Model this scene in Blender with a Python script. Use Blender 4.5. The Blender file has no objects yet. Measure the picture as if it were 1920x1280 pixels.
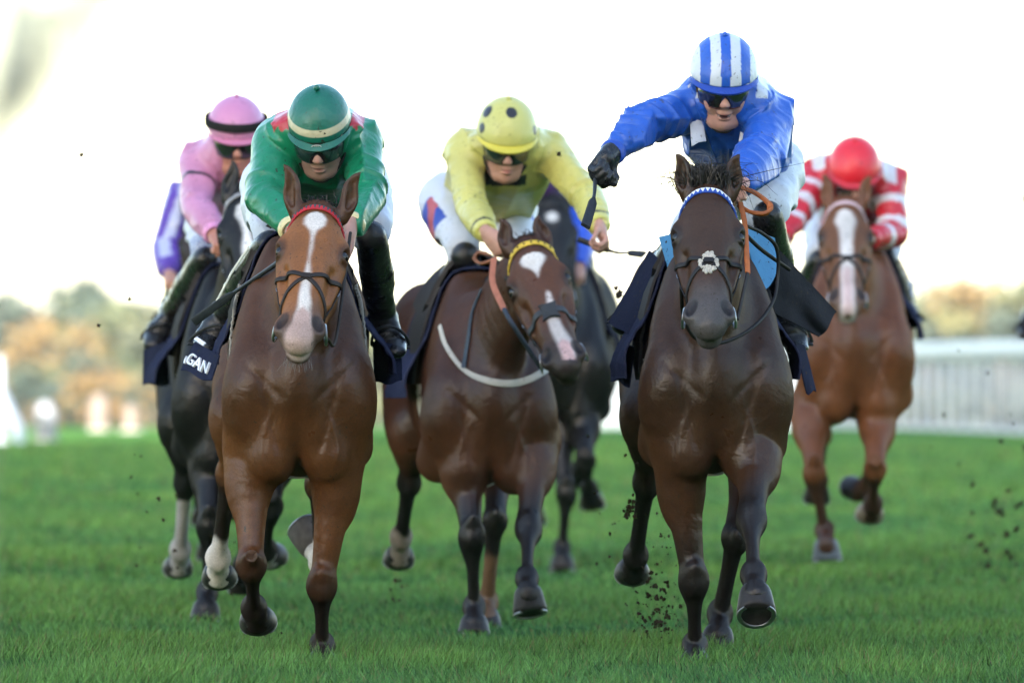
import bpy, bmesh, math, random
import numpy as np
from mathutils import Vector, Matrix, noise as mnoise
R = math.radians
C = bpy.context.scene.collection
rng = np.random.default_rng(7)
random.seed(7)
f4 = np.float32

# ------------------------------------------------------------------ camera, sky, sun, exposure
FPX, YH, CAMH = 16000.0, 653.0, 1.056          # focal length in photo pixels, horizon row, lens height (m)
cam = bpy.data.cameras.new("camera")
cam.sensor_width = 36.0
cam.lens = FPX / 1920 * 36
cam.shift_y = (YH - 640) / 1920
cam.clip_start, cam.clip_end = 0.5, 6000
cam.dof.use_dof = True
cam.dof.focus_distance = 27.3
cam.dof.aperture_fstop = 4.2
camo = bpy.data.objects.new("camera", cam); C.objects.link(camo)
camo.location = (0, 0, CAMH); camo.rotation_euler = (R(90), 0, 0)
bpy.context.scene.camera = camo

SUN_EL, SUN_AZ = 18.0, 196.0                   # sun behind the lens, a little to the left (azimuth clockwise from +Y)
W = bpy.data.worlds.new("World"); bpy.context.scene.world = W; W.use_nodes = True
nt = W.node_tree; nt.nodes.clear()
sky = nt.nodes.new("ShaderNodeTexSky"); sky.sky_type = 'NISHITA'; sky.sun_disc = False
sky.sun_elevation = R(SUN_EL); sky.sun_rotation = R(SUN_AZ)
sky.air_density = 1.0; sky.dust_density = 1.0; sky.ozone_density = 1.0
bg = nt.nodes.new("ShaderNodeBackground"); bg.inputs[1].default_value = 0.15
wo = nt.nodes.new("ShaderNodeOutputWorld")
nt.links.new(sky.outputs[0], bg.inputs[0]); nt.links.new(bg.outputs[0], wo.inputs[0])
sl = bpy.data.lights.new("sun", 'SUN'); sl.energy = 4.5; sl.angle = R(0.5); sl.color = (1, 0.95, 0.86)
so = bpy.data.objects.new("sun", sl); C.objects.link(so)
sd = Vector((math.sin(R(SUN_AZ)) * math.cos(R(SUN_EL)), math.cos(R(SUN_AZ)) * math.cos(R(SUN_EL)), math.sin(R(SUN_EL))))
so.rotation_euler = sd.to_track_quat('Z', 'Y').to_euler()
so.location = sd * 100
vs = bpy.context.scene.view_settings
bpy.context.scene.display_settings.display_device = 'sRGB'
vs.view_transform = 'Standard'; vs.look = 'None'; vs.gamma = 1; vs.use_curve_mapping = False
vs.exposure = 2.42
vs.use_white_balance = True; vs.white_balance_temperature = 6700; vs.white_balance_tint = 10
HAZE = 0.00009
cy = bpy.context.scene.cycles
cy.max_bounces = 6; cy.diffuse_bounces = 3; cy.glossy_bounces = 3; cy.transparent_max_bounces = 6
cy.use_adaptive_sampling = True; cy.adaptive_threshold = 0.012
try:
    cy.use_denoising = True; cy.denoiser = 'OPENIMAGEDENOISE'
except Exception:
    pass

def P(px, py, D):
    """a point of the photograph at distance D from the lens, in metres"""
    return np.array([(px - 960) * D / FPX, D, CAMH + (YH - py) * D / FPX])

# ------------------------------------------------------------------ linking and tagging
def link(name, me, mats=None, parent=None):
    o = bpy.data.objects.new(name, me); C.objects.link(o)
    if mats is not None and me is not None:
        for m in (mats if isinstance(mats, (list, tuple)) else [mats]):
            me.materials.append(m)
    if parent is not None:
        o.parent = parent
        o.matrix_parent_inverse = Matrix.Translation(parent.location).inverted()
    return o
def tag(o, label=None, cat=None, group=None, kind=None):
    if label: o['label'] = label
    if cat: o['category'] = cat
    if group: o['group'] = group
    if kind: o['kind'] = kind
    return o
def empty(name, loc, label, cat, group=None):
    o = bpy.data.objects.new(name, None); C.objects.link(o); o.location = loc
    o.empty_display_size = 0.05
    return tag(o, label, cat, group)
def rebase(o, loc):
    """move a mesh object's origin without moving its surface (before it gets children)"""
    loc = Vector([float(v) for v in loc])
    o.data.transform(Matrix.Translation(-loc)); o.location = loc
    return o
def mesh_np(name, V, F, col=None, smooth=True):
    """numpy verts (n,3) and faces (m,3|4) -> mesh, with an optional per-vertex colour 'Col'"""
    V = np.asarray(V, f4); F = np.asarray(F, np.int32)
    me = bpy.data.meshes.new(name)
    k = F.shape[1]
    me.vertices.add(len(V)); me.vertices.foreach_set('co', V.ravel())
    me.loops.add(F.size); me.loops.foreach_set('vertex_index', F.ravel())
    me.polygons.add(len(F)); me.polygons.foreach_set('loop_start', np.arange(0, F.size, k, dtype=np.int32))
    me.update(calc_edges=True)
    me.polygons.foreach_set('use_smooth', np.full(len(F), bool(smooth)))
    if col is not None:
        c = np.ones((len(V), 4), f4); c[:, :3] = col
        a = me.color_attributes.new('Col', 'FLOAT_COLOR', 'POINT'); a.data.foreach_set('color', c.ravel())
    me.validate(); me.update()
    return me

# ------------------------------------------------------------------ small maths
def U(v):
    v = np.asarray(v, float); return v / (np.linalg.norm(v) + 1e-12)
def sst(a, b, x):
    t = np.clip((x - a) / (b - a), 0, 1); return t * t * (3 - 2 * t)
def lerp(a, b, t): return a + (b - a) * t
def spline(pts, n):
    """Catmull-Rom through rows of pts (any width), n samples per span"""
    p = np.asarray(pts, float); p = np.vstack([2 * p[0] - p[1], p, 2 * p[-1] - p[-2]])
    out = []
    for i in range(1, len(p) - 2):
        for t in np.linspace(0, 1, n, endpoint=False):
            a, b, c, d = p[i - 1], p[i], p[i + 1], p[i + 2]
            out.append(.5 * (2 * b + (c - a) * t + (2 * a - 5 * b + 4 * c - d) * t * t + (3 * b - a - 3 * c + d) * t ** 3))
    out.append(p[-2]); return np.array(out)
_kv = np.random.default_rng(3).normal(size=(10, 3)); _kv /= np.linalg.norm(_kv, axis=1)[:, None]
_ph = np.random.default_rng(4).uniform(0, 6.28, 10)
def wav(Pn, fr, seed=0):
    """cheap smooth noise about -1..1 of points (n,3)"""
    s = 0
    for i in range(10):
        k = _kv[(i + seed) % 10] * fr * (0.6 + 0.09 * i)
        s = s + np.sin(Pn @ k + _ph[(i * 3 + seed) % 10] + 1.3 * np.sin(Pn @ _kv[(i * 7 + 3 + seed) % 10] * fr * 0.7))
    return s / 4.0

# ------------------------------------------------------------------ distance-field sculpting: blended tapered forms, then one mesh by surface nets
class SDF:
    def __init__(s, lo, hi, h):
        s.h = h; s.lo = np.asarray(lo, float); s.n = np.ceil((np.asarray(hi) - s.lo) / h).astype(int) + 1
        s.F = np.full(s.n, 0.5, f4)
    def rng(s, lo, hi):
        i0 = np.clip(np.floor((np.asarray(lo) - s.lo) / s.h).astype(int), 0, s.n)
        i1 = np.clip(np.ceil((np.asarray(hi) - s.lo) / s.h).astype(int) + 1, 0, s.n)
        return i0, i1
    def xyz(s, i0, i1):
        ax = [(s.lo[k] + s.h * np.arange(i0[k], i1[k])).astype(f4) for k in range(3)]
        return ax[0][:, None, None], ax[1][None, :, None], ax[2][None, None, :]
    def add(s, prims, k=0.02, sub=False):
        if not isinstance(prims, list): prims = [prims]
        m = k + 4 * s.h
        lo = np.min([p[0] for p in prims], axis=0) - m; hi = np.max([p[1] for p in prims], axis=0) + m
        I0, I1 = s.rng(lo, hi)
        if np.any(I1 <= I0): return s
        if len(prims) == 1:
            T = prims[0][2](*s.xyz(I0, I1)).astype(f4)
        else:
            T = np.full(I1 - I0, 0.5, f4)
            for p in prims:
                a0, a1 = s.rng(p[0] - m, p[1] + m)
                if np.any(a1 <= a0): continue
                d = p[2](*s.xyz(a0, a1)).astype(f4)
                b = a0 - I0; e = a1 - I0
                v = T[b[0]:e[0], b[1]:e[1], b[2]:e[2]]
                np.minimum(v, d, out=v)
        G = s.F[I0[0]:I1[0], I0[1]:I1[1], I0[2]:I1[2]]
        if sub: T = -T; A = -G; B = -T; T = None
        if sub:
            hh = np.maximum(k - np.abs(A - B), 0) / k
            G[...] = -(np.minimum(A, B) - hh * hh * k * 0.25)
        else:
            hh = np.maximum(k - np.abs(G - T), 0) / k
            G[...] = np.minimum(G, T) - hh * hh * (k * 0.25)
        return s
    def sample(s, V):
        g = np.clip((V - s.lo) / s.h, 0.001, s.n - 1.002)
        i = g.astype(int); t = (g - i)
        F = s.F; x, y, z = i.T; tx, ty, tz = t.T
        def L(dx, dy, dz): return F[x + dx, y + dy, z + dz]
        c00 = L(0,0,0)*(1-tx)+L(1,0,0)*tx; c10 = L(0,1,0)*(1-tx)+L(1,1,0)*tx
        c01 = L(0,0,1)*(1-tx)+L(1,0,1)*tx; c11 = L(0,1,1)*(1-tx)+L(1,1,1)*tx
        return (c00*(1-ty)+c10*ty)*(1-tz) + (c01*(1-ty)+c11*ty)*tz
    def grad(s, V, e=None):
        e = e or s.h
        g = np.empty_like(V)
        for k in range(3):
            d = np.zeros(3); d[k] = e
            g[:, k] = s.sample(V + d) - s.sample(V - d)
        return g / (np.linalg.norm(g, axis=1)[:, None] + 1e-9)
    def clip(s, point, normal, k=0.004):
        """cut away everything on the far side (along normal) of a plane"""
        X, Y, Z = s.xyz(np.zeros(3, int), s.n)
        nrm = U(normal); d = (X - point[0]) * nrm[0] + (Y - point[1]) * nrm[1] + (Z - point[2]) * nrm[2]
        np.maximum(s.F, d.astype(f4), out=s.F); return s
    def mesh(s, smooth=2, iso=0.0):
        F = s.F - iso if iso else s.F
        N = F < 0
        a = N[:-1, :-1, :-1]; cnt = a.astype(np.int8)
        for dx in (0, 1):
            for dy in (0, 1):
                for dz in (0, 1):
                    if dx + dy + dz:
                        cnt += N[dx:N.shape[0]-1+dx, dy:N.shape[1]-1+dy, dz:N.shape[2]-1+dz]
        act = (cnt > 0) & (cnt < 8)
        I = np.argwhere(act); idx = np.full(act.shape, -1, np.int32); idx[act] = np.arange(len(I))
        acc = np.zeros((len(I), 3)); num = np.zeros(len(I))
        cor = [(0,0,0),(1,0,0),(0,1,0),(1,1,0),(0,0,1),(1,0,1),(0,1,1),(1,1,1)]
        x, y, z = I.T
        val = [F[x+c[0], y+c[1], z+c[2]] for c in cor]
        for p in range(8):
            for q in range(p + 1, 8):
                df = [cor[q][k] - cor[p][k] for k in range(3)]
                if sum(map(abs, df)) != 1: continue
                m = (val[p] < 0) != (val[q] < 0)
                t = val[p][m] / (val[p][m] - val[q][m])
                acc[m] += np.array(cor[p]) + t[:, None] * np.array(df); num[m] += 1
        V = s.lo + s.h * (I + acc / num[:, None])
        Q = []
        for k in range(3):
            sl0 = [slice(None)] * 3; sl1 = [slice(None)] * 3
            sl0[k] = slice(0, -1); sl1[k] = slice(1, None)
            A = N[tuple(sl0)]; B = N[tuple(sl1)]
            E = np.argwhere(A != B)
            u, v = [(1, 2), (2, 0), (0, 1)][k]
            ok = (E[:, u] > 0) & (E[:, v] > 0) & (E[:, u] < act.shape[u]) & (E[:, v] < act.shape[v])
            E = E[ok]
            ins = A[tuple(E.T)]
            def cell(du, dv):
                e = E.copy(); e[:, u] -= du; e[:, v] -= dv
                return idx[tuple(e.T)]
            q = np.stack([cell(1, 1), cell(0, 1), cell(0, 0), cell(1, 0)], 1)
            q[~ins] = q[~ins][:, ::-1]
            Q.append(q)
        Q = np.concatenate(Q); Q = Q[(Q >= 0).all(1)]
        if iso: s.F = F
        e = np.concatenate([Q[:, [0, 1]], Q[:, [1, 2]], Q[:, [2, 3]], Q[:, [3, 0]]])
        for it in range(smooth):
            S = np.zeros_like(V); n = np.zeros(len(V))
            for k in range(3):
                S[:, k] = np.bincount(e[:, 0], V[e[:, 1], k], len(V)) + np.bincount(e[:, 1], V[e[:, 0], k], len(V))
            n = np.bincount(e[:, 0], minlength=len(V)) + np.bincount(e[:, 1], minlength=len(V))
            V = lerp(V, S / np.maximum(n, 1)[:, None], 0.6)
        for it in range(2):
            d = s.sample(V); V = V - s.grad(V) * np.clip(d, -s.h, s.h)[:, None] * 0.8
        if iso: s.F = s.F + iso
        return V, Q

def ell(c, r, ax=None):
    """ellipsoid: centre, radii along the rows of ax"""
    c = np.asarray(c, float); r = np.broadcast_to(np.asarray(r, float), 3)
    ax = np.eye(3) if ax is None else np.array([U(a) for a in ax])
    ext = np.sqrt(((ax * r[:, None]) ** 2).sum(0))
    def fn(X, Y, Z):
        dx, dy, dz = X - f4(c[0]), Y - f4(c[1]), Z - f4(c[2])
        k0 = 0; k1 = 0
        for i in range(3):
            q = (dx * f4(ax[i, 0]) + dy * f4(ax[i, 1]) + dz * f4(ax[i, 2])) * f4(1 / r[i])
            k0 = k0 + q * q; k1 = k1 + q * q * f4(1 / r[i] ** 2)
        k0 = np.sqrt(k0)
        return k0 * (k0 - 1) / (np.sqrt(k1) + f4(1e-6))
    return (c - ext, c + ext, fn)
def ecap(a, b, s, r0, r1):
    """tapered capsule of elliptical section: r = (half width along side s, half depth)"""
    a = np.asarray(a, float); b = np.asarray(b, float)
    L = np.linalg.norm(b - a); w = (b - a) / (L + 1e-9)
    s = np.asarray(s, float); s = U(s - w * np.dot(s, w)); u = np.cross(w, s)
    r0 = np.broadcast_to(np.asarray(r0, float), 2); r1 = np.broadcast_to(np.asarray(r1, float), 2)
    mr = max(r0.max(), r1.max())
    def fn(X, Y, Z):
        dx, dy, dz = X - f4(a[0]), Y - f4(a[1]), Z - f4(a[2])
        qa = dx * f4(w[0]) + dy * f4(w[1]) + dz * f4(w[2])
        qs = dx * f4(s[0]) + dy * f4(s[1]) + dz * f4(s[2])
        qu = dx * f4(u[0]) + dy * f4(u[1]) + dz * f4(u[2])
        t = np.clip(qa * f4(1 / (L + 1e-9)), 0, 1)
        qa = qa - t * f4(L)
        rs = 1 / (f4(r0[0]) + t * f4(r1[0] - r0[0])); ru = 1 / (f4(r0[1]) + t * f4(r1[1] - r0[1]))
        ra = 2 / (1 / rs + 1 / ru)
        A = (qs * rs) ** 2; B = (qu * ru) ** 2; Cc = (qa * ra) ** 2
        k0 = np.sqrt(A + B + Cc); k1 = np.sqrt(A * rs ** 2 + B * ru ** 2 + Cc * ra ** 2) + f4(1e-6)
        return k0 * (k0 - 1) / k1
    return (np.minimum(a, b) - mr, np.maximum(a, b) + mr, fn)
def chain(pts, rad, s, n=4):
    """smooth tapered tube through pts; rad rows (half width, half depth); s = side vector"""
    pts = np.asarray(pts, float); rad = np.array([np.broadcast_to(np.asarray(r, float), 2) for r in rad])
    if n > 1:
        q = spline(np.hstack([pts, rad]), n); pts, rad = q[:, :3], np.maximum(q[:, 3:], 0.002)
    return [ecap(pts[i], pts[i + 1], s, rad[i], rad[i + 1]) for i in range(len(pts) - 1)]

# ------------------------------------------------------------------ swept strips and tubes
def sweep(path, w, t=None, nrm=None, closed=False, n=8):
    """tube (nrm None: radius w) or flat strap (width w, thickness t, facing nrm) along a path -> V, F (quads)"""
    p = np.asarray(path, float); m = len(p)
    tan = np.gradient(p, axis=0)
    if closed: tan = np.roll(p, -1, 0) - np.roll(p, 1, 0)
    tan /= np.linalg.norm(tan, axis=1)[:, None] + 1e-9
    w = np.broadcast_to(np.asarray(w, float), m)
    if nrm is None:
        ref = np.array([0.13, 0.31, 0.94]); N = np.empty_like(p); v = U(np.cross(tan[0], ref))
        for i in range(m):
            v = U(v - tan[i] * np.dot(v, tan[i])); N[i] = v
        B = np.cross(tan, N)
        a = np.linspace(0, 2 * np.pi, n, endpoint=False)
        V = p[:, None] + w[:, None, None] * (np.cos(a)[None, :, None] * N[:, None] + np.sin(a)[None, :, None] * B[:, None])
    else:
        N = np.broadcast_to(np.asarray(nrm, float), p.shape).copy()
        N -= tan * (N * tan).sum(1)[:, None]; N /= np.linalg.norm(N, axis=1)[:, None] + 1e-9
        B = np.cross(tan, N); n = 8
        a = [(-1, -.6), (-.8, -1), (.8, -1), (1, -.6), (1, .6), (.8, 1), (-.8, 1), (-1, .6)]
        V = p[:, None] + np.stack([w[:, None] * .5 * q[0] * B + t * .5 * q[1] * N for q in a], 1)
    V = V.reshape(-1, 3); F = []
    for i in range(m if closed else m - 1):
        j = (i + 1) % m
        for k in range(n):
            l = (k + 1) % n
            F.append((i * n + k, i * n + l, j * n + l, j * n + k))
    if not closed:
        c0 = len(V); V = np.vstack([V, p[0], p[-1]])
        for k in range(n):
            l = (k + 1) % n
            F.append((c0, l, k, c0)); F.append((c0 + 1, (m - 1) * n + k, (m - 1) * n + l, c0 + 1))
    return V, F
class MB:
    """collects shapes for ONE mesh object"""
    def __init__(s): s.V = []; s.F = []; s.n = 0; s.c = []
    def put(s, V, F, col=(1, 1, 1)):
        V = np.asarray(V, float)
        s.V.append(V); s.F += [tuple(int(i) + s.n for i in f) for f in F]; s.n += len(V)
        s.c.append(np.broadcast_to(np.asarray(col, float), (len(V), 3))); return s
    def tube(s, path, r, n=8, col=(1, 1, 1), closed=False): return s.put(*sweep(path, r, n=n, closed=closed), col)
    def strap(s, path, w, t, nrm, col=(1, 1, 1), closed=False): return s.put(*sweep(path, w, t, nrm, closed), col)
    def box(s, c, size, ax=None, col=(1, 1, 1), bev=0.12):
        """bevelled box: centre, full sizes along the rows of ax"""
        ax = np.eye(3) if ax is None else np.array([U(a) for a in ax])
        h = np.asarray(size, float) / 2; b = min(h) * bev * 2
        V = []; 
        for z, sh in ((-1, b), (-1, 0), (1, 0), (1, b)):
            zz = h[2] * z if sh else (h[2] - b) * z
            x, y = h[0] - sh, h[1] - sh
            for px, py in ((-x, -y + b), (-x + b, -y), (x - b, -y), (x, -y + b), (x, y - b), (x - b, y), (-x + b, y), (-x, y - b)):
                V.append(np.asarray(c) + px * ax[0] + py * ax[1] + zz * ax[2])
        F = [(i * 8 + k, i * 8 + (k + 1) % 8, i * 8 + 8 + (k + 1) % 8, i * 8 + 8 + k) for i in range(3) for k in range(8)]
        F += [tuple(range(7, -1, -1)), tuple(range(24, 32))]
        return s.put(V, F, col)
    def loft(s, rings, col=(1, 1, 1), cap=True):
        """rings: list of (n,3) arrays"""
        n = len(rings[0]); V = np.vstack(rings)
        F = [(i * n + k, i * n + (k + 1) % n, (i + 1) * n + (k + 1) % n, (i + 1) * n + k) for i in range(len(rings) - 1) for k in range(n)]
        if cap: F += [tuple(range(n - 1, -1, -1)), tuple((len(rings) - 1) * n + k for k in range(n))]
        return s.put(V, F, col)
    def sheet(s, G, th=0.004, col=(1, 1, 1)):
        """a cloth: grid of points (r,c,3) given thickness th"""
        G = np.asarray(G, float); r, c = G.shape[:2]
        du = np.gradient(G, axis=0); dv = np.gradient(G, axis=1); N = np.cross(du, dv)
        N /= np.linalg.norm(N, axis=2)[..., None] + 1e-9
        V = np.concatenate([(G + N * th / 2).reshape(-1, 3), (G - N * th / 2).reshape(-1, 3)])
        F = []; m = r * c
        for i in range(r - 1):
            for j in range(c - 1):
                a, b, d, e = i * c + j, i * c + j + 1, (i + 1) * c + j + 1, (i + 1) * c + j
                F += [(a, e, d, b), (a + m, b + m, d + m, e + m)]
        rim = [i * c for i in range(r)] + [(r - 1) * c + j for j in range(1, c)] + [i * c + c - 1 for i in range(r - 2, -1, -1)] + [j for j in range(c - 2, 0, -1)]
        for k in range(len(rim)):
            a, b = rim[k], rim[(k + 1) % len(rim)]
            F.append((a, a + m, b + m, b))
        cc = np.asarray(col, float)
        if cc.ndim > 1: cc = np.concatenate([cc.reshape(-1, 3)] * 2)
        return s.put(V, F, cc)
    def build(s, name, mat, parent=None, smooth=True, base=None):
        V = np.vstack(s.V); me = bpy.data.meshes.new(name)
        F = [tuple(dict.fromkeys(f)) for f in s.F]
        me.from_pydata(V.tolist(), [], F); me.update()
        me.polygons.foreach_set('use_smooth', np.full(len(me.polygons), bool(smooth)))
        c = np.ones((len(V), 4), f4); c[:, :3] = np.vstack(s.c)
        a = me.color_attributes.new('Col', 'FLOAT_COLOR', 'POINT'); a.data.foreach_set('color', c.ravel())
        if smooth:
            me.set_sharp_from_angle(angle=R(50))
        o = link(name, me, mat, None)
        if base is not None: rebase(o, base)
        if parent is not None:
            o.parent = parent; o.matrix_parent_inverse = Matrix.Translation(parent.location).inverted()
        return o

def uv_ball(c, r, n=16, m=10, ax=None):
    r = np.broadcast_to(np.asarray(r, float), 3); ax = np.eye(3) if ax is None else np.array([U(q) for q in ax])
    V = []; F = []
    for i in range(m + 1):
        t = math.pi * i / m
        for k in range(n):
            q = 2 * math.pi * k / n
            V.append(np.asarray(c) + (np.array([math.sin(t) * math.cos(q), math.sin(t) * math.sin(q), math.cos(t)]) * r) @ ax)
    for i in range(m):
        for k in range(n):
            F.append((i * n + k, (i + 1) * n + k, (i + 1) * n + (k + 1) % n, i * n + (k + 1) % n))
    return V, F

# ------------------------------------------------------------------ materials
def mat(name, col=None, rough=0.6, metal=0.0, spec=0.5, bump=(), mott=0.0, mscale=8.0, sheen=0.0, coat=0.0, crough=0.2, dirt=0.0, dcol=(0.03, 0.022, 0.014), dscale=60.0, weave=0.0, sub=0.0, rvar=0.0, gloss=None, ridge=(), fine=0.0):
    """Principled surface; col None = the mesh's own 'Col'. mott: cloudy variation of the colour, bump: (scale, height) pairs, dirt: spattered mud"""
    m = bpy.data.materials.new(name); m.use_nodes = True
    t = m.node_tree; N = t.nodes; Lk = t.links; N.clear()
    out = N.new("ShaderNodeOutputMaterial"); b = N.new("ShaderNodeBsdfPrincipled"); Lk.new(b.outputs[0], out.inputs[0])
    tc = N.new("ShaderNodeTexCoord")
    if col is None:
        at = N.new("ShaderNodeAttribute"); at.attribute_name = 'Col'; src = at.outputs['Color']
    else:
        rg = N.new("ShaderNodeRGB"); rg.outputs[0].default_value = (*col, 1); src = rg.outputs[0]
    def mix(fac, a, bcol, mode='MIX'):
        mx = N.new("ShaderNodeMix"); mx.data_type = 'RGBA'; mx.blend_type = mode
        for val, sock in ((fac, 0), (a, 6), (bcol, 7)):
            if hasattr(val, 'links'): Lk.new(val, mx.inputs[sock])
            elif sock: mx.inputs[sock].default_value = (*val, 1)
            else: mx.inputs[0].default_value = val
        return mx.outputs[2]
    def nz(scale, det=4, rgh=0.55, dist=0.0):
        n = N.new("ShaderNodeTexNoise"); n.inputs['Scale'].default_value = scale; n.inputs['Detail'].default_value = det
        n.inputs['Roughness'].default_value = rgh; n.inputs['Distortion'].default_value = dist
        Lk.new(tc.outputs['Object'], n.inputs['Vector']); return n.outputs['Fac']
    def ramp(x, a, bb, lo=0.0, hi=1.0):
        r = N.new("ShaderNodeMapRange"); r.inputs[1].default_value = a; r.inputs[2].default_value = bb
        r.inputs[3].default_value = lo; r.inputs[4].default_value = hi; Lk.new(x, r.inputs[0]); return r.outputs[0]
    if mott:
        v = ramp(nz(mscale, 5), 0.3, 0.7, 1 - mott, 1 + mott)
        cx = N.new("ShaderNodeVectorMath"); cx.operation = 'SCALE'; Lk.new(src, cx.inputs[0]); Lk.new(v, cx.inputs[3]); src = cx.outputs[0]
    if fine:
        v = ramp(nz(190, 3, .7), 0.3, 0.7, 1 - fine, 1 + fine)
        cx = N.new("ShaderNodeVectorMath"); cx.operation = 'SCALE'; Lk.new(src, cx.inputs[0]); Lk.new(v, cx.inputs[3]); src = cx.outputs[0]
    if dirt:
        v1 = ramp(nz(dscale, 3, 0.5), 0.655 - 0.05 * dirt, 0.68 - 0.05 * dirt)
        v2 = ramp(nz(dscale * 0.12, 2), 0.42, 0.62)
        ml = N.new("ShaderNodeMath"); ml.operation = 'MULTIPLY'; Lk.new(v1, ml.inputs[0]); Lk.new(v2, ml.inputs[1])
        src = mix(ml.outputs[0], src, dcol)
    Lk.new(src, b.inputs['Base Color'])
    b.inputs['Roughness'].default_value = rough; b.inputs['Metallic'].default_value = metal
    if rvar: Lk.new(ramp(nz(mscale * 0.8, 4), 0.3, 0.7, max(0.02, rough - rvar), rough + rvar), b.inputs['Roughness'])
    b.inputs['Specular IOR Level'].default_value = spec
    if sheen: b.inputs['Sheen Weight'].default_value = sheen; b.inputs['Sheen Roughness'].default_value = 0.4
    if coat: b.inputs['Coat Weight'].default_value = coat; b.inputs['Coat Roughness'].default_value = crough
    if sub:
        b.inputs['Subsurface Weight'].default_value = sub; b.inputs['Subsurface Radius'].default_value = (0.02, 0.008, 0.004)
        b.inputs['Subsurface Scale'].default_value = 0.3
    prev = None
    for sc, hgt in bump:
        bp = N.new("ShaderNodeBump"); bp.inputs['Strength'].default_value = 1; bp.inputs['Distance'].default_value = hgt
        Lk.new(nz(sc, 5, 0.6, 0.4), bp.inputs['Height'])
        if prev: Lk.new(prev, bp.inputs['Normal'])
        prev = bp.outputs[0]
    for sc, hgt, strx in ridge:                                      # sharp creases
        mp = N.new("ShaderNodeMapping"); mp.inputs['Scale'].default_value = strx; mp.inputs['Rotation'].default_value = (.5, .3, .4); Lk.new(tc.outputs['Object'], mp.inputs[0])
        n = N.new("ShaderNodeTexNoise"); n.noise_type = 'RIDGED_MULTIFRACTAL'; n.inputs['Scale'].default_value = sc; n.inputs['Detail'].default_value = 1.5; n.inputs['Distortion'].default_value = .8
        Lk.new(mp.outputs[0], n.inputs['Vector'])
        bp = N.new("ShaderNodeBump"); bp.inputs['Distance'].default_value = hgt; Lk.new(n.outputs['Fac'], bp.inputs['Height'])
        if prev: Lk.new(prev, bp.inputs['Normal'])
        prev = bp.outputs[0]
    if weave:
        wv = N.new("ShaderNodeTexChecker"); wv.inputs['Scale'].default_value = weave; Lk.new(tc.outputs['Object'], wv.inputs[0])
        bp = N.new("ShaderNodeBump"); bp.inputs['Distance'].default_value = 0.001; Lk.new(wv.outputs['Fac'], bp.inputs['Height'])
        if prev: Lk.new(prev, bp.inputs['Normal'])
        prev = bp.outputs[0]
    if prev: Lk.new(prev, b.inputs['Normal'])
    if gloss is not None:                                            # hair and worn hide: an even gloss over a matt base, without a mirror edge
        df = N.new("ShaderNodeBsdfDiffuse"); df.inputs['Roughness'].default_value = .4; gl = N.new("ShaderNodeBsdfGlossy"); gl.inputs['Roughness'].default_value = rough; gl.inputs['Color'].default_value = (1, .97, .94, 1)
        Lk.new(src, df.inputs['Color']); mx = N.new("ShaderNodeMixShader"); mx.inputs[0].default_value = gloss
        if rvar: Lk.new(b.inputs['Roughness'].links[0].from_socket, gl.inputs['Roughness'])
        if prev: Lk.new(prev, df.inputs['Normal']); Lk.new(prev, gl.inputs['Normal'])
        Lk.new(df.outputs[0], mx.inputs[1]); Lk.new(gl.outputs[0], mx.inputs[2]); Lk.new(mx.outputs[0], out.inputs['Surface'])
    return m

M = {}
M['coat'] = mat('horse_coat', None, 0.37, gloss=.028, fine=.22, ridge=((3.2, .010, (1, 1, .6)), (11, .0022, (1, 1, .5))), spec=0.26, bump=((9, 0.010), (45, 0.0012), (420, 0.0004)), mott=0.22, mscale=7, sheen=0.0, dirt=0.2, dscale=95, rvar=0.1)
M['hair'] = mat('horse_hair', None, 0.4, gloss=.04, spec=0.4, mott=0.2, mscale=40)
M['eye'] = mat('horse_eye', (0.006, 0.004, 0.003), 0.12, gloss=.05)
M['hoof'] = mat('hoof_horn', None, 0.5, spec=0.22, bump=((60, 0.002),), mott=0.35, mscale=25, dirt=0.8, dscale=45)
M['steel'] = mat('worn_steel', (0.30, 0.30, 0.31), 0.38, metal=1.0, bump=((90, 0.0006),), mott=0.15)
M['leather'] = mat('tack_leather', None, 0.45, gloss=.03, spec=0.15, bump=((160, 0.0008),), mott=0.2, mscale=30)
M['cloth'] = mat('woven_cloth', None, 0.7, gloss=.015, spec=0.12, bump=((30, 0.004), (300, 0.0006)), mott=0.1, dirt=0.25)
M['silk'] = mat('racing_silk', None, 0.34, spec=0.45, bump=((9, 0.008), (60, 0.0012)), ridge=((7, .022, (1, .45, 1)), (16, .007, (.6, 1, 1))), mott=0.08, sheen=0.05, dirt=0.15, dscale=80)
M['breeches'] = mat('breeches_cloth', None, 0.5, spec=0.4, bump=((22, 0.004), (70, 0.0012)), ridge=((8, .006, (1, 1, .5)),), mott=0.05, dirt=0.35, dscale=75)
M['boot'] = mat('boot_leather', None, 0.3, spec=0.4, bump=((40, 0.003), (150, 0.0008)), mott=0.25, mscale=20, dirt=0.5, dscale=50, dcol=(0.04, 0.028, 0.018), rvar=0.12)
M['skin'] = mat('skin', None, 0.46, spec=0.4, bump=((120, 0.0008),), mott=0.1, mscale=30, sub=0.12)
M['cap'] = mat('cap_silk', None, 0.36, spec=0.5, bump=((26, 0.004), (120, 0.0006)), mott=0.05, dirt=0.35, dscale=85)
M['lens'] = mat('goggle_lens', (0.01, 0.01, 0.012), 0.08, spec=0.7, coat=0.6)
M['rubber'] = mat('rubber', None, 0.55, spec=0.4, bump=((200, 0.0008),), mott=0.15)
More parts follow.
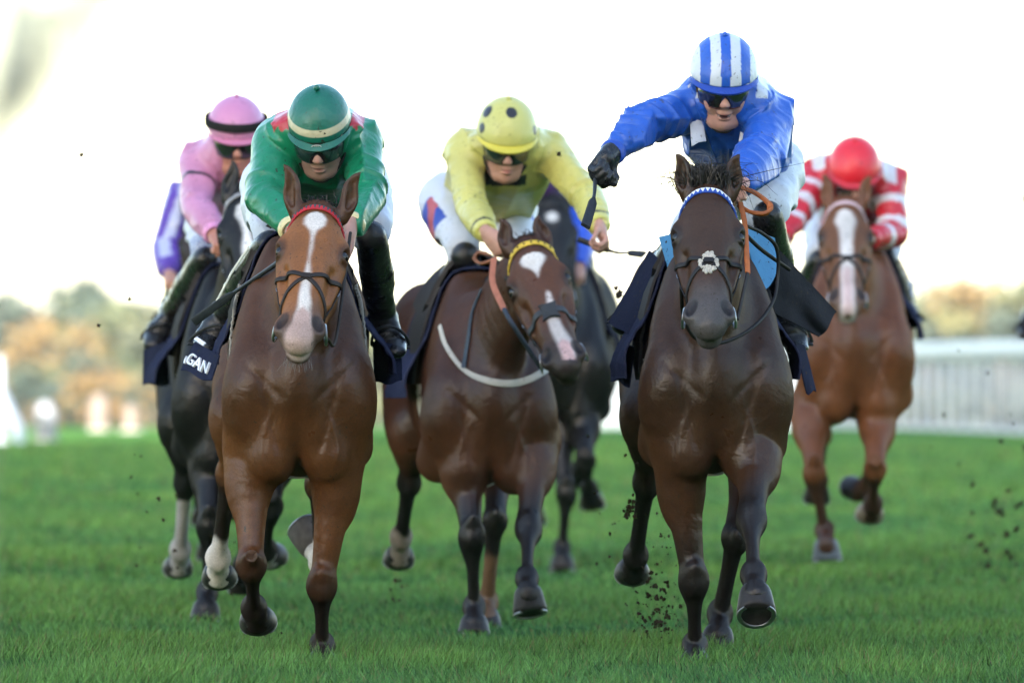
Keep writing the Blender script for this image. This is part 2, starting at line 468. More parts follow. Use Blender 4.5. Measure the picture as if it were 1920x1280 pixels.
# ------------------------------------------------------------------ the course: turf, stand, rails, trees
def gz(x, y):
    """ground height: level to the crest, then falling away"""
    y = np.asarray(y, float); t = np.maximum(y - 100, 0)
    return np.where(y < 260, -1.58e-4 * t * t, -1.58e-4 * 160 * 160 - (np.minimum(y, 600) - 260) * .022)
m = bpy.data.materials.new('turf'); m.use_nodes = True; t = m.node_tree; N = t.nodes; Lk = t.links; bs = N['Principled BSDF']
tc = N.new("ShaderNodeNewGeometry")
def _nz(sc, det=4, stretch=(1, 1, 1)):
    mp = N.new("ShaderNodeMapping"); mp.inputs['Scale'].default_value = stretch; Lk.new(tc.outputs['Position'], mp.inputs[0])
    n = N.new("ShaderNodeTexNoise"); n.inputs['Scale'].default_value = sc; n.inputs['Detail'].default_value = det; Lk.new(mp.outputs[0], n.inputs['Vector']); return n.outputs['Fac']
def _mix(fac, a, b_):
    mx = N.new("ShaderNodeMix"); mx.data_type = 'RGBA'
    for val, sock in ((fac, 0), (a, 6), (b_, 7)):
        if hasattr(val, 'links'): Lk.new(val, mx.inputs[sock])
        elif sock: mx.inputs[sock].default_value = (*val, 1)
        else: mx.inputs[0].default_value = val
    return mx.outputs[2]
def _rmp(x, a, b_):
    r = N.new("ShaderNodeMapRange"); r.inputs[1].default_value = a; r.inputs[2].default_value = b_; Lk.new(x, r.inputs[0]); return r.outputs[0]
c = _mix(_rmp(_nz(.16, 4, (1, .35, 1)), .35, .65), (.070, .168, .043), (.092, .200, .056))
c = _mix(_rmp(_nz(1.7, 5), .40, .70), c, (.058, .140, .037))
c = _mix(_rmp(_nz(5.5, 5), .62, .74), c, (.062, .10, .032))
Lk.new(c, bs.inputs['Base Color']); bs.inputs['Roughness'].default_value = .75; bs.inputs['Specular IOR Level'].default_value = .0
bp = N.new("ShaderNodeBump"); bp.inputs['Distance'].default_value = .03; Lk.new(_nz(30, 6), bp.inputs['Height']); Lk.new(bp.outputs[0], bs.inputs['Normal'])
M['turf'] = m
xs = np.r_[np.linspace(-1500, -60, 16), np.linspace(-50, 50, 51), np.linspace(60, 1500, 16)]; ys = np.r_[np.linspace(-300, 0, 8), np.linspace(5, 140, 91), np.linspace(145, 620, 60), np.linspace(700, 4000, 10)]
X, Y = np.meshgrid(xs, ys, indexing='ij'); Z = gz(X, Y) + np.where((Y < 90) & (np.abs(X) < 60), .004 * np.sin(X * 1.3 + Y * .7), 0)
ny = len(ys); I = np.arange(len(xs) - 1)[:, None] * ny + np.arange(ny - 1)[None]; I = I.ravel()
o = link('turf', mesh_np('turf', np.stack([X, Y, Z], 2).reshape(-1, 3), np.stack([I, I + ny, I + ny + 1, I + 1], 1)), M['turf']); tag(o, 'mown green racecourse turf falling away behind a crest', 'turf', kind='structure')
# blades of grass where the lens can make them out
def blades(n, y0, y1, hm, wd):
    r = np.random.default_rng(int(y0 * 10)); y = y0 + (y1 - y0) * r.uniform(0, 1, n); x = r.uniform(-1, 1, n) * (y * .0615 + .35)
    p = np.stack([x, y, gz(x, y) - .005], 1); cl = wav(p, 2.2, 1) + .6 * wav(p, 7, 4)
    hgt = hm * (.75 + .22 * cl) * r.uniform(.55, 1.25, n); a = r.uniform(0, 6.283, n); w = wd * r.uniform(.6, 1.3, n)
    d = np.stack([np.cos(a), np.sin(a), 0 * a], 1); ln = r.normal(0, .30, (n, 3)) * hgt[:, None]; ln[:, 2] = 0; ln[:, 0] += .12 * hgt * np.sign(cl)
    up = np.array([0, 0, 1.])
    v0, v1 = p - d * w[:, None], p + d * w[:, None]; mdl = p + up * (hgt * .55)[:, None] + ln * .3; v2, v3 = mdl - d * (w * .7)[:, None], mdl + d * (w * .7)[:, None]; v4 = p + up * hgt[:, None] + ln
    V = np.stack([v0, v1, v3, v2, v4], 1).reshape(-1, 3); b5 = np.arange(n)[:, None] * 5
    F = np.concatenate([b5 + [0, 1, 2], b5 + [0, 2, 3], b5 + [3, 2, 4]])
    base = np.array((.074, .176, .042)) * (1 + .38 * r.normal(0, 1, (n, 1))) + np.array((.026, .036, .002)) * np.clip(cl, -1.2, 1.2)[:, None]
    dry = r.uniform(0, 1, n) < .05; base[dry] = (.16, .14, .06)
    return V, F, np.repeat(np.clip(base, .008, .3), 5, 0)
M['grass'] = mat('grass_blade', None, 0.65, spec=0.12)
B = [blades(90000, 25.4, 29.5, .100, .0030), blades(90000, 29.5, 37, .068, .0032), blades(70000, 37, 56, .055, .006), blades(60000, 56, 96, .06, .012)]
V = np.vstack([q[0] for q in B]); off = np.cumsum([0] + [len(q[0]) for q in B[:-1]]); F = np.vstack([q[1] + o_ for q, o_ in zip(B, off)])
o = link('grass', mesh_np('grass', V, F, np.vstack([q[2] for q in B])), M['grass']); tag(o, 'short green grass blades of the track', 'grass', kind='stuff')

# the grandstand beside the lens, out of the picture, that keeps the track in shade
M['concrete'] = mat('concrete', (.33, .32, .30), .85, mott=.15, mscale=.4)
M['paint'] = mat('white_paint', (.38, .42, .48), .45, spec=.4, mott=.05, mscale=3, dirt=.3, dscale=12)
g0 = empty('grandstand', (-50, -80, 0), 'long grandstand beside the track, out of the picture to the left', 'grandstand')
X0, Y0 = -32, -190
def yend(x): return -49 + 3.5 * (x + 46.5)                            # the stand's far end is cut on the slant, shaped to steer its shadow's edge
def slab(prof, y0=Y0):
    b = MB(); b.loft([np.array([(x, y0, z) for x, z in prof]), np.array([(x, yend(x), z) for x, z in prof])]); return b
prof = [(X0, 0), (X0, 2)]
for i in range(22): prof += [(X0 - i * 1.3, 2 + i * .95), (X0 - i * 1.3 - 1.3, 2 + i * .95)]
prof += [(X0 - 28.7, 30), (X0 - 40, 30), (X0 - 40, 0)]
slab(prof).build('terraces', M['concrete'], g0, smooth=False)
slab([(X0 + 7, 47.4), (X0 + 7, 49.6), (X0 - 39, 49.6), (X0 - 39, 47.4)], Y0 + .5).build('roof', M['paint'], g0, smooth=False)
slab([(X0 - 34, 30.1), (X0 - 34, 47.3), (X0 - 38, 47.3), (X0 - 38, 30.1)], Y0 + 1).build('rear_wall', M['paint'], g0, smooth=False)
slab([(X0 - 30.4, 30.1), (X0 - 30.4, 47.3), (X0 - 30.8, 47.3), (X0 - 30.8, 30.1)], Y0 + 2).build('glazed_front', M['lens'], g0, smooth=False)

# dark block added behind the lens, unseen, to shade the fronts of the field
M['brick'] = mat('blocker_dark', (.09, .06, .05), .85, mott=.25, mscale=2)
g1 = empty('light_blocker', (20, -52, 0), 'dark block added behind the camera to hold off low light, out of the picture', 'light blocker')
b = MB(); b.box((22, -54, 11), (100, 16, 26), bev=.01); b.build('blocker_wall', M['brick'], g1, smooth=False)
b = MB(); b.box((22, -53, 24.4), (104, 20, .7), bev=.05); b.build('roof', M['concrete'], g1, smooth=False)  # top slab of the added block
for k in range(4): 
    b = MB(); b.box((22, -45.9, 4 + k * 5), (96, .3, 2.6), bev=.03); b.build('blocker_band', M['lens'], g1, smooth=False)  # dark glassy bands on the face of the added block

# running rail on the right: broad top rail over closely seen posts
def rail(A, Bp, n, label, hgt=1.17, endcurve=False):
    A = np.array(A, float); Bp = np.array(Bp, float); d = U(Bp - A); o = empty('running_rail', (A[0], A[1], float(gz(A[0], A[1]))), label, 'rail', 'white running rails')
    L = np.linalg.norm(Bp - A); T_ = np.linspace(0, 1, 40); path = np.array([lerp(A, Bp, q) for q in T_]); path = np.column_stack([path[:, :2], gz(path[:, 0], path[:, 1]) + hgt - .13])
    if endcurve: path[:8, 2] = gz(path[:8, 0], path[:8, 1]) + lerp(.10, hgt - .13, np.sin(np.linspace(0, 1, 8) * math.pi / 2))
    sdv = np.cross(d3 := np.array([d[0], d[1], 0]), [0, 0, 1.])
    rings = []
    for p in path:
        q = [(-.05, -.12), (-.09, -.05), (-.09, .06), (-.05, .12), (.05, .12), (.09, .06), (.09, -.05), (.05, -.12)]
        rings.append(np.array([p + sdv * a_ + np.array([0, 0, c_]) for a_, c_ in q]))
    b = MB(); b.loft(rings); b.build('top_rail', M['paint'], o)
    p0 = None
    for i in range(n):
        q = lerp(A, Bp, (i + .5) / n); z = float(gz(q[0], q[1])); 
        if p0 is None:
            b = MB(); b.box((0, 0, (hgt - .25) / 2), (.075, .06, hgt - .25)); b.tube([(0, 0, hgt - .3), (0, .0, hgt - .2)], .045); b.box((0, 0, .03), (.2, .2, .06)); p0 = b.build('post', M['paint'], None); pp = p0
        else:
            pp = p0.copy(); C.objects.link(pp)
        pp.parent = o; pp.location = (q[0] - o.location[0], q[1] - o.location[1], z - o.location[2]); pp.rotation_euler = (0, 0, math.atan2(d[1], d[0]) + .5)
    return o
rail((7.6, 92), (1.0, 168), 66, 'white running rail curving away on the right behind the horses')
rail((-5.42, 94), (-9.5, 96.5), 9, 'short white rail with a rounded end at the left edge', endcurve=True)

# small white marker posts on the left
M['marker_white'] = mat('marker_white', (.22, .23, .25), .6, mott=.15); M['marker'] = mat('dusty_marker', (.16, .125, .105), .7, mott=.2)
def lathe(prof, n=20): return [np.array([(r_ * math.cos(2 * math.pi * k / n), r_ * math.sin(2 * math.pi * k / n), z) for k in range(n)]) for r_, z in prof]
for k, (px, D_, sc, lb) in enumerate(((86, 97, 1.0, 'small white domed marker standing alone on the left of the turf'), (186, 112, 1.05, 'pale marker post left of the low orange tree'), (246, 110, .75, 'low pale marker nearest to the black horse'))):
    q = P(px, 700, D_); z = float(gz(q[0], q[1])); e = empty('course_marker', (q[0], q[1], z), lb, 'marker post', 'marker posts on the turf')
    b = MB(); b.loft(lathe([(.05, .0), (.12, .02), (.125, .06), (.125, .30), (.11, .38), (.07, .44), (.02, .46)])); o = b.build('marker_body', M['marker_white'] if k == 0 else M['marker']); o.parent = e; o.scale = (sc, sc, sc)
    b = MB(); b.loft(lathe([(.15, 0), (.16, .01), (.15, .03), (.1, .035)])); o2 = b.build('marker_base', M['concrete']); o2.parent = e

# trees beyond the crest
M['leaf'] = mat('leaves', None, .7, spec=.2)
M['bark'] = mat('bark', (.09, .07, .05), .9, mott=.3)
def tree_mesh(seed, cols, H=13.0, wd=4.2, n=1500, conifer=False):
    r = np.random.default_rng(seed); nb = 34
    if conifer: bl = np.column_stack([r.normal(0, 1, (nb, 2)), np.linspace(.12, .97, nb)])
    else: bl = np.column_stack([r.normal(0, .55, (nb, 2)), r.uniform(.25, .93, nb)])
    prof = (1.02 - bl[:, 2]) if conifer else np.sin(np.clip(bl[:, 2], .1, 1) * math.pi * .92) ** .6
    cen = np.column_stack([bl[:, 0] * wd * prof * .8, bl[:, 1] * wd * prof * .8, bl[:, 2] * H]); rad = r.uniform(.6, 1.35, nb) * (.9 if conifer else 1.1)
    k = r.integers(0, nb, n); dr = r.normal(0, 1, (n, 3)); dr /= np.linalg.norm(dr, axis=1)[:, None]
    c = cen[k] + dr * (rad[k] * r.uniform(.5, 1, n))[:, None] * np.array([1, 1, .8])
    nrm = dr + r.normal(0, .5, (n, 3)); t1 = np.cross(nrm, r.normal(0, 1, (n, 3))); t1 /= np.linalg.norm(t1, axis=1)[:, None]; t2 = np.cross(nrm, t1); t2 /= np.linalg.norm(t2, axis=1)[:, None]
    s_ = r.uniform(.16, .42, (n, 1)); V = np.stack([c - t1 * s_, c + t2 * s_ * .6, c + t1 * s_, c - t2 * s_ * .6], 1).reshape(-1, 3)
    F = np.arange(4 * n).reshape(n, 4); cb = np.array(cols)[r.integers(0, len(cols), nb)][k] * r.uniform(.7, 1.3, (n, 1))
    return mesh_np('crown', V, F, np.repeat(cb, 4, 0), smooth=False), cen
kinds = {'autumn': [(.19, .115, .05), (.16, .11, .05), (.12, .10, .055)], 'yellow': [(.14, .135, .065), (.12, .125, .065), (.09, .105, .06)], 'green': [(.07, .092, .06), (.08, .10, .062), (.075, .085, .06)], 'dark': [(.045, .065, .055), (.055, .072, .058), (.06, .07, .062)]}  # leaf colours paled and greyed, standing in for part of the haze
names = {'autumn': 'tree with orange autumn leaves beyond the crest', 'yellow': 'tree turning yellow beyond the crest', 'green': 'bushy green tree beyond the crest', 'dark': 'dark green conifer beyond the crest'}
protos = {}
def trunk_mesh(cen, H=13.0):
    b = MB(); b.tube(spline([(0, 0, -.3), (.1, .05, 3), (0, -.1, 7), (.1, 0, 11.2)], 4), np.linspace(.32, .05, 13), 7)
    for c_ in cen[::5]: b.tube(spline([(0, 0, max(1.5, c_[2] - 3)), c_ * np.array([.5, .5, 1]) - np.array([0, 0, .8]), c_], 3), np.linspace(.10, .03, 7), 5)
    o = b.build('trunk', M['bark']); me = o.data; bpy.data.objects.remove(o); return me
tr = np.random.default_rng(21)
def put_tree(kind, px, D_, toppx, wide=1.0):
    if kind not in protos:
        me, cen = tree_mesh(len(protos) + 5, kinds[kind], conifer=(kind == 'dark')); protos[kind] = (me, trunk_mesh(cen)); me.materials.append(M['leaf'])
    q = P(px, toppx, D_); z0 = float(gz(q[0], D_)); hh = (q[2] - z0) / 13.0
    e = empty({'dark': 'conifer_tree'}.get(kind, 'broadleaf_tree'), (q[0], q[1], z0), names[kind], 'tree', {'autumn': 'orange trees beyond the crest', 'yellow': 'yellow trees beyond the crest', 'green': 'green trees beyond the crest', 'dark': 'conifers beyond the crest'}[kind]); e.rotation_euler = (0, 0, tr.uniform(0, 6)); e.scale = (hh * wide, hh * wide, hh)
    for nm, me in (('crown', protos[kind][0]), ('trunk', protos[kind][1])):
        o = bpy.data.objects.new(nm, me); C.objects.link(o); o.parent = e
for px in range(-60, 2000, 62):                                       # the far belt of wood
    if 330 < px < 640: kinds_ = ['green']
    else: kinds_ = ['dark', 'green', 'green', 'dark', 'yellow']
    put_tree(kinds_[tr.integers(len(kinds_))], px + tr.uniform(-20, 20), tr.uniform(520, 600), tr.uniform(545, 590) - (25 if 120 < px < 330 else 0) + (35 if 700 < px < 1180 else 0), 1.5)
for kind, px, D_, top, wd in (('dark', 20, 440, 575, 1.3), ('autumn', 118, 400, 590, 1.1), ('dark', 175, 430, 520, 1.1), ('yellow', 235, 410, 560, 1.3), ('green', 300, 400, 560, 1.3), ('autumn', 222, 330, 690, 1.5), ('dark', 150, 350, 668, 1.8), ('dark', 55, 345, 690, 1.8), ('autumn', 8, 420, 625, 1.2), ('yellow', 95, 360, 665, 1.3), ('dark', 285, 340, 700, 1.6),
                              ('yellow', 765, 420, 560, 1.2), ('green', 735, 400, 640, 1.6), ('yellow', 1160, 430, 570, 1.3), ('green', 1120, 400, 600, 1.4), ('yellow', 1715, 400, 540, 1.2), ('dark', 1790, 400, 590, 1.8), ('autumn', 1858, 420, 505, 1.3), ('green', 1800, 440, 520, 1.2), ('dark', 1880, 380, 585, 1.8), ('yellow', 1925, 420, 500, 1.2), ('dark', 1730, 380, 610, 1.6)):
    put_tree(kind, px, D_, top, wd)

# dry plume of grass close to the lens, far out of focus at the top left
r = np.random.default_rng(3); Dp = 6.2
e = empty('reed_plume', (P(-60, 1200, Dp)[0], Dp, 0), 'pale dry reed plume close to the lens, blurred across the top left corner', 'plant')
stem = spline([np.array([P(-90, 0, Dp)[0], Dp, 0.]), P(-60, 500, Dp), P(10, 235, Dp), P(95, 95, Dp), P(175, -20, Dp), P(250, -90, Dp)], 8)
b = MB(); b.tube(stem, np.linspace(.008, .003, len(stem)), 6, (.40, .36, .26)); b.build('stem', M['hair'], e)
b = MB()
for k in range(300):
    i = r.integers(16, len(stem) - 2); p = lerp(stem[i], stem[i + 1], r.uniform()); d = U(stem[i + 1] - stem[i]); o_ = r.normal(0, 1, 3); o_[2] -= .5; o_ = U(o_) * r.uniform(.012, .036)
    b.tube(np.array([p, p + o_ * .6 + d * .015, p + o_ + d * .01 - np.array([0, 0, .01])]), [.0016, .0014, .0008], 4, np.array((.60, .55, .42)) * r.uniform(.6, 1.2))
b.build('plume', M['hair'], e)
b = MB()
for k, (x, z) in enumerate(((30, 60), (-20, 160), (10, -20))):
    b.strap(spline([P(-90 + 10 * k, 900, Dp), P(-50, 420, Dp), P(x, z, Dp), P(x + 60, z - 90, Dp)], 6), .018, .001, np.tile((.3, -1, .2), (19, 1)), (.34, .37, .36))
b.build('leaf', M['grass'], e)

# turf thrown up by the hooves
M['soil'] = mat('soil', None, .95, spec=.1, mott=.4, mscale=60, bump=((120, .003),))
cm = []
for k in range(6):
    b = MB(); v, f = uv_ball((0, 0, 0), 1.0, 10, 8); v = np.array(v); v = v * (1 + .38 * wav(v, 2.2, k) + .30 * wav(v, 6, k + 3))[:, None] * np.array([1, .8, .65]); b.put(v, f, (.040, .028, .018))
    for j in range(4):
        d = U(r.normal(0, 1, 3)); b.tube(spline([d * .6, d * 1.1 + r.normal(0, .2, 3), d * 1.3 + r.normal(0, .5, 3)], 3), [.12] * 6 + [.03], 4, (.05, .085, .025))
    o = b.build('turf_clod', M['soil']); cm.append(o.data); bpy.data.objects.remove(o)
def clod(px, py, D_, size):
    o = bpy.data.objects.new('turf_clod', cm[r.integers(6)]); C.objects.link(o); o.location = P(px, py, D_); sc = size / 2 * D_ / FPX; o.scale = (sc, sc, sc * r.uniform(.6, 1.4)); o.rotation_euler = r.uniform(0, 6, 3)
    tag(o, 'dark clod of turf thrown up by the hooves', 'clod', 'clods of turf in the air')
for k in range(13): clod(r.normal(1183, 5), 928 + k * 3.6 + r.normal(0, 3), 28.4, r.uniform(5, 12))
for k in range(6): clod(r.normal(1172, 6), r.uniform(955, 968), 28.4, r.uniform(3, 7))
for k in range(60): clod(r.normal(1234, 20), r.normal(1145, 28), r.uniform(28.3, 29.2), r.uniform(3, 11))
for k in range(50): clod(r.normal(1225, 26), r.normal(1160, 22), r.uniform(28.2, 29.2), r.uniform(2, 5))
for k in range(34): clod(r.normal(1245, 16), r.uniform(960, 1120), r.uniform(28.3, 29.2), r.uniform(2, 7))
for k in range(22): clod(r.uniform(1100, 1240), r.uniform(800, 1120), r.uniform(28.5, 31), r.uniform(2, 7))
for k in range(26): clod(r.normal(1880, 36), r.normal(975, 55), r.uniform(36, 38), r.uniform(4, 14))
for k in range(16): clod(r.uniform(1660, 1900), r.uniform(650, 1060), r.uniform(35, 38), r.uniform(3, 8))
for k in range(26): clod(r.uniform(240, 440), r.uniform(850, 1120), r.uniform(30, 34), r.uniform(2, 8))
for k in range(12): clod(r.normal(745, 14), r.uniform(1085, 1150), r.uniform(32, 33), r.uniform(3, 8))
for k in range(9): clod(r.normal(497, 22), r.uniform(1130, 1200), 28.6, r.uniform(3, 8))
for px, py, s_ in ((152, 290, 9), (243, 560, 7), (185, 610, 7), (1162, 552, 17), (1155, 540, 8), (1240, 345, 5), (226, 525, 4), (176, 0, 4), (1222, 690, 5), (1048, 288, 8)): clod(px, py, 30, s_)

# the air between here and the wood
hz = bpy.data.materials.new('haze'); hz.use_nodes = True; t = hz.node_tree; t.nodes.clear()
out = t.nodes.new("ShaderNodeOutputMaterial"); pv = t.nodes.new("ShaderNodeVolumePrincipled"); pv.inputs['Color'].default_value = (.93, .96, 1, 1); pv.inputs['Density'].default_value = HAZE; pv.inputs['Anisotropy'].default_value = .2
t.links.new(pv.outputs[0], out.inputs['Volume'])
b = MB(); b.box((0, 1850, 16), (3200, 4400, 70), bev=.0001); o = b.build('haze', hz, None, smooth=False); tag(o, 'pale autumn haze over the course', kind='stuff')
# ------------------------------------------------------------------ horses
def solve(px, D0, lens, signs):
    """photo pixels of successive joints -> points, the depth steps following the real bone lengths"""
    pts = [P(px[0][0], px[0][1], D0)]
    for i, L in enumerate(lens):
        D = pts[-1][1]
        q = P(px[i + 1][0], px[i + 1][1], D)
        d = np.hypot(q[0] - pts[-1][0], q[2] - pts[-1][2])
        dy = math.sqrt(max(L * L - d * d, 0)) * signs[i]
        pts.append(P(px[i + 1][0], px[i + 1][1], D + dy))
    return pts

class Horse: pass

def build_horse(sp):
    H = Horse(); H.sp = sp
    D = sp['D']; h = sp.get('h', 0.0065); bw = sp.get('bw', .865); hs = sp.get('hs', 1.0)
    # trunk frame
    T0 = P(sp['chest'][0], sp['chest'][1], D + 0.4); T0[1] = D
    yaw = R(sp.get('yaw', 0)); bk = np.array([math.sin(yaw), math.cos(yaw), 0]); sx = np.array([math.cos(yaw), -math.sin(yaw), 0]); up = np.array([0, 0, 1.0])
    pit = sp.get('pitch', 0.0)
    def T(x, y, z): return T0 + sx * x * bw + bk * y + up * (z + pit * y)
    H.T, H.T0, H.sx, H.bk = T, T0, sx, bk
    # head frame
    O = P(*sp['poll'], D + sp.get('pollD', -0.38)); Lh = 0.60 * hs
    q = P(*sp['muzzle'], O[1]); d = np.hypot(q[0] - O[0], q[2] - O[2])
    dy = -math.sqrt(max(Lh ** 2 - d ** 2, 0.01)); q = P(*sp['muzzle'], O[1] + dy)
    a = U(q - O)
    e0, e1 = P(*sp['eyeL'], O[1] - .1), P(*sp['eyeR'], O[1] - .1)
    s = U(e1 - e0) + np.array([0, sp.get('hyaw', 0.0), 0]); s = U(s - a * np.dot(s, a)); n = np.cross(a, s)
    def Hd(x, t, m): return O + (s * x + a * t + n * m) * hs
    H.Hd, H.O, H.a, H.s, H.n, H.hs = Hd, O, a, s, n, hs
    # legs
    legs = []
    for i, lg in enumerate(sp['legs']):
        fr = i < 2
        D1 = D + lg.get('D', 0.2 if fr else 1.3)
        if fr: L = [.40, .30, .10, .085]
        else: L = [.43, .37, .10, .085]
        pts = solve(lg['px'], D1, L, lg['sg'])
        legs.append(pts)
    H.legs = legs
    allp = np.array([p for l in legs for p in l] + [T(-.33, -.1, 0), T(.33, 2.2, .85), Hd(-.15, -.22, 0), Hd(.15, .68, .05), Hd(0, .3, -.3)] + [P(*e, O[1]) for e in sp['ears']])
    S = SDF(allp.min(0) - .1, allp.max(0) + .1, h); H.S = S
    # trunk
    sec = [(.02, .30, .14, .19), (.15, .33, .19, .28), (.35, .37, .215, .36), (.55, .38, .23, .38), (.9, .40, .245, .365), (1.25, .43, .24, .33), (1.55, .49, .235, .275), (1.8, .50, .245, .27), (2.02, .45, .20, .25)]
    S.add(chain([T(0, y, z) for y, z, w, hh in sec], [(w * bw, hh) for y, z, w, hh in sec], sx, 3), .03)
    S.add(chain([T(0, .42, .70), T(0, .65, .745), T(0, .95, .70), T(0, 1.5, .72)], [.05, .06, .06, .05], sx, 2), .09)
    for m in (-1, 1):
        S.add(chain([T(m * .178, .03, .27), T(m * .165, .2, .45), T(m * .085, .5, .67)], [(.072, .12), (.066, .15), (.045, .12)], sx, 3), .07)      # shoulder blade
        S.add(ecap(T(m * .180, .04, .27), T(m * .185, .33, .10), sx, (.07, .10), .085), .08)                                    # arm
        S.add(ell(T(m * .075, -.01, .16), (.078, .07, .15), [sx + .25 * m * up, bk, up - .25 * m * sx]), .05)         # breast muscle
        S.add(ell(T(m * .11, .06, .06), (.085, .12, .085), [sx, bk, up]), .04)
        S.add(ell(T(m * .12, 1.72, .50), (.14, .30, .255), [sx, bk, up]), .05)                                       # croup
        S.add(ell(T(m * .135, 1.95, .28), (.12, .16, .24), [sx, bk, up]), .06)
    # neck
    nb = T(0, .2, .47)
    N0 = Hd(0, .06, -.10); N1 = lerp(N0, nb, .4) + up * .05; N2 = lerp(N0, nb, .72) + up * .03
    S.add(chain([N0, N1, N2, nb, T(0, .45, .45)], [(.066 * hs, .115 * hs), (.075, .15), (.10, .20), (.145, .27), (.15, .28)], sx, 4), .04)
    S.add(chain([lerp(N0, nb, .15) + n * .0 - up * .12, lerp(N0, nb, .55) - up * .14, T(0, .02, .36)], [.045, .055, .07], sx, 3), .05)   # windpipe
    H.neck = [N0, N1, N2, nb]
    # skull
    c = [(.015, -.055, .060, .062), (.09, -.062, .082, .080), (.17, -.082, .107, .092), (.25, -.086, .101, .092), (.33, -.078, .084, .080), (.41, -.066, .072, .070), (.48, -.056, .064, .060), (.535, -.052, .060, .054), (.572, -.054, .050, .046)]
    S.add(chain([Hd(0, t, m) for t, m, w, dd in c], [(w * hs, dd * hs) for t, m, w, dd in c], s, 3), .02)
    S.add(chain([Hd(0, .10, -.03), Hd(0, .28, -.022), Hd(0, .44, -.022)], [(.055, .03), (.05, .03), (.04, .028)], s, 2), .03)    # flat of the face
    for m in (-1, 1):
        S.add(ell(Hd(m * .055, .20, -.165), (.034 * hs, .115 * hs, .085 * hs), [s, a + .25 * n, n]), .035)               # cheek
        S.add(chain([Hd(m * .055, .27, -.185), Hd(m * .038, .42, -.145), Hd(m * .018, .545, -.118)], [.03, .026, .024], s, 2), .03)
        S.add(chain([Hd(m * .092, .215, -.085), Hd(m * .083, .30, -.085), Hd(m * .072, .38, -.08)], [.016, .014, .010], s, 2), .02)  # facial crest
        S.add(ell(Hd(m * .096, .165, -.058), (.024, .045, .034), [s, a, n]), .016)                                      # brow
        S.add(ell(Hd(m * .075, .14, -.042), (.022, .03, .018), [s, a, n]), .02)
        S.add(ell(Hd(m * .049, .527, -.040), (.032, .047, .036), [s - .2 * m * a, a, n]), .02)                         # nostril flare
        S.add(ell(Hd(m * .055, .105, -.045), (.022, .03, .02), [s, a, n]), .03)
    S.add(ell(Hd(0, .578, -.058), (.050, .035, .042), [s, a, n]), .02)                                                # upper lip
    S.add(ell(Hd(0, .575, -.112), (.040, .036, .028), [s, a, n]), .012)                                               # lower lip
    S.add(ell(Hd(0, .55, -.128), (.032, .034, .025), [s, a, n]), .02)
    for m in (-1, 1):
        S.add(ell(Hd(m * .053, .532, -.002), (.0165, .034, .030), [s + .45 * m * n, a - .32 * m * s, n]), .008, sub=True)    # nostril
        S.add(ell(Hd(m * .114, .187, -.046), (.018, .023, .017), [s, a, n]), .008, sub=True)                          # eye socket
        S.add(chain([Hd(m * .044, .575, -.095), Hd(m * .02, .606, -.090), Hd(0, .612, -.088)], [.004, .004, .004], a, 2), .006, sub=True)   # mouth
        S.add(ell(Hd(m * .075, .33, -.045), (.012, .06, .02), [s, a, n]), .03, sub=True)
    
    for m in (-1, 1):                                                # eyelids
        ec = Hd(m * .0925, .187, -.053); od = U(s * m * .85 + n * .5); t1 = U(np.cross(od, a)); t2 = U(np.cross(t1, od))
        for sg, rr_ in ((1, .0075), (-1, .0055)):
            S.add(chain([ec + od * (.013 - .010 * abs(math.cos(q))) * hs + (t1 * math.cos(q) * .026 + t2 * sg * math.sin(q) * (.018 if sg > 0 else .019)) * hs for q in np.linspace(.1, math.pi - .1, 7)], [rr_] * 7, od, 1), .006)
    # ears
    for i, (eb, et) in enumerate(zip(sp['earb'], sp['ears'])):
        m = (-1, 1)[i]
        b = P(*eb, O[1] + .03); t = P(*et, O[1] + .03 + sp.get('earD', 0.0)); w = t - b; el = np.linalg.norm(w); w = U(w)
        es = U(np.cross(w, [0, 1, 0])); es = es if es[0] > 0 else -es
        bend = es * (-m) * .012
        ax = [b - w * .03, b + w * .22 * el, b + w * .55 * el + bend, b + w * .85 * el + bend * .8, t]
        S.add(chain(ax, [(.024, .028), (.029, .024), (.025, .018), (.013, .010), (.003, .004)], es, 3), .02)
        f = np.array([m * .35, -1, 0.1]); f = U(f - w * np.dot(f, w)) * .019
        S.add(chain([b + w * .08 * el + f, b + w * .3 * el + f, b + w * .6 * el + bend + f * .8, b + w * .83 * el + bend + f * .5], [(.009, .012), (.018, .016), (.014, .011), (.004, .004)], es, 3), .006, sub=True)
    # limbs
    for i, pts in enumerate(legs):
        fr = i < 2; m = (-1, 1)[i % 2]; ls = sp.get('legscale', 1.0)
        K, F, Cn = pts[1], pts[2], pts[3]; top = pts[0]
        side = U(sx + np.array([0, sp['legs'][i].get('turn', 0), 0]))
        if fr:
            el = T(m * .175, .30, .12)
            S.add(chain([lerp(el, top, .3), top, lerp(top, K, .3), lerp(top, K, .62), lerp(top, K, .86), K], [(.085, .105), (.074, .10), (.066, .085), (.049, .060), (.041, .046), (.039, .041)], side, 3), .035)
            S.add(chain([T(m * .165, .03, .36), T(m * .18, .06, .20), lerp(top, K, -.05), lerp(top, K, .25)], [(.075, .10), (.082, .10), (.078, .10), (.066, .085)], side, 3), .05)
            S.add(ell(lerp(top, K, .28) + side * m * .028, (.044, .055, .11), [side, np.cross(U(K - top), side), U(K - top)]), .03)
            w = U(F - K); an = np.cross(w, side)
            S.add(ell(K, (.037, .034, .088), [side, an, lerp(w, U(K - top), .5)]), .035)
            S.add(ell(K - an * .012 + w * .005, (.041, .027, .060), [side, an, w]), .03)
            S.add(ell(K + an * .03 - w * .01, (.024, .024, .034), [side, an, w]), .025)
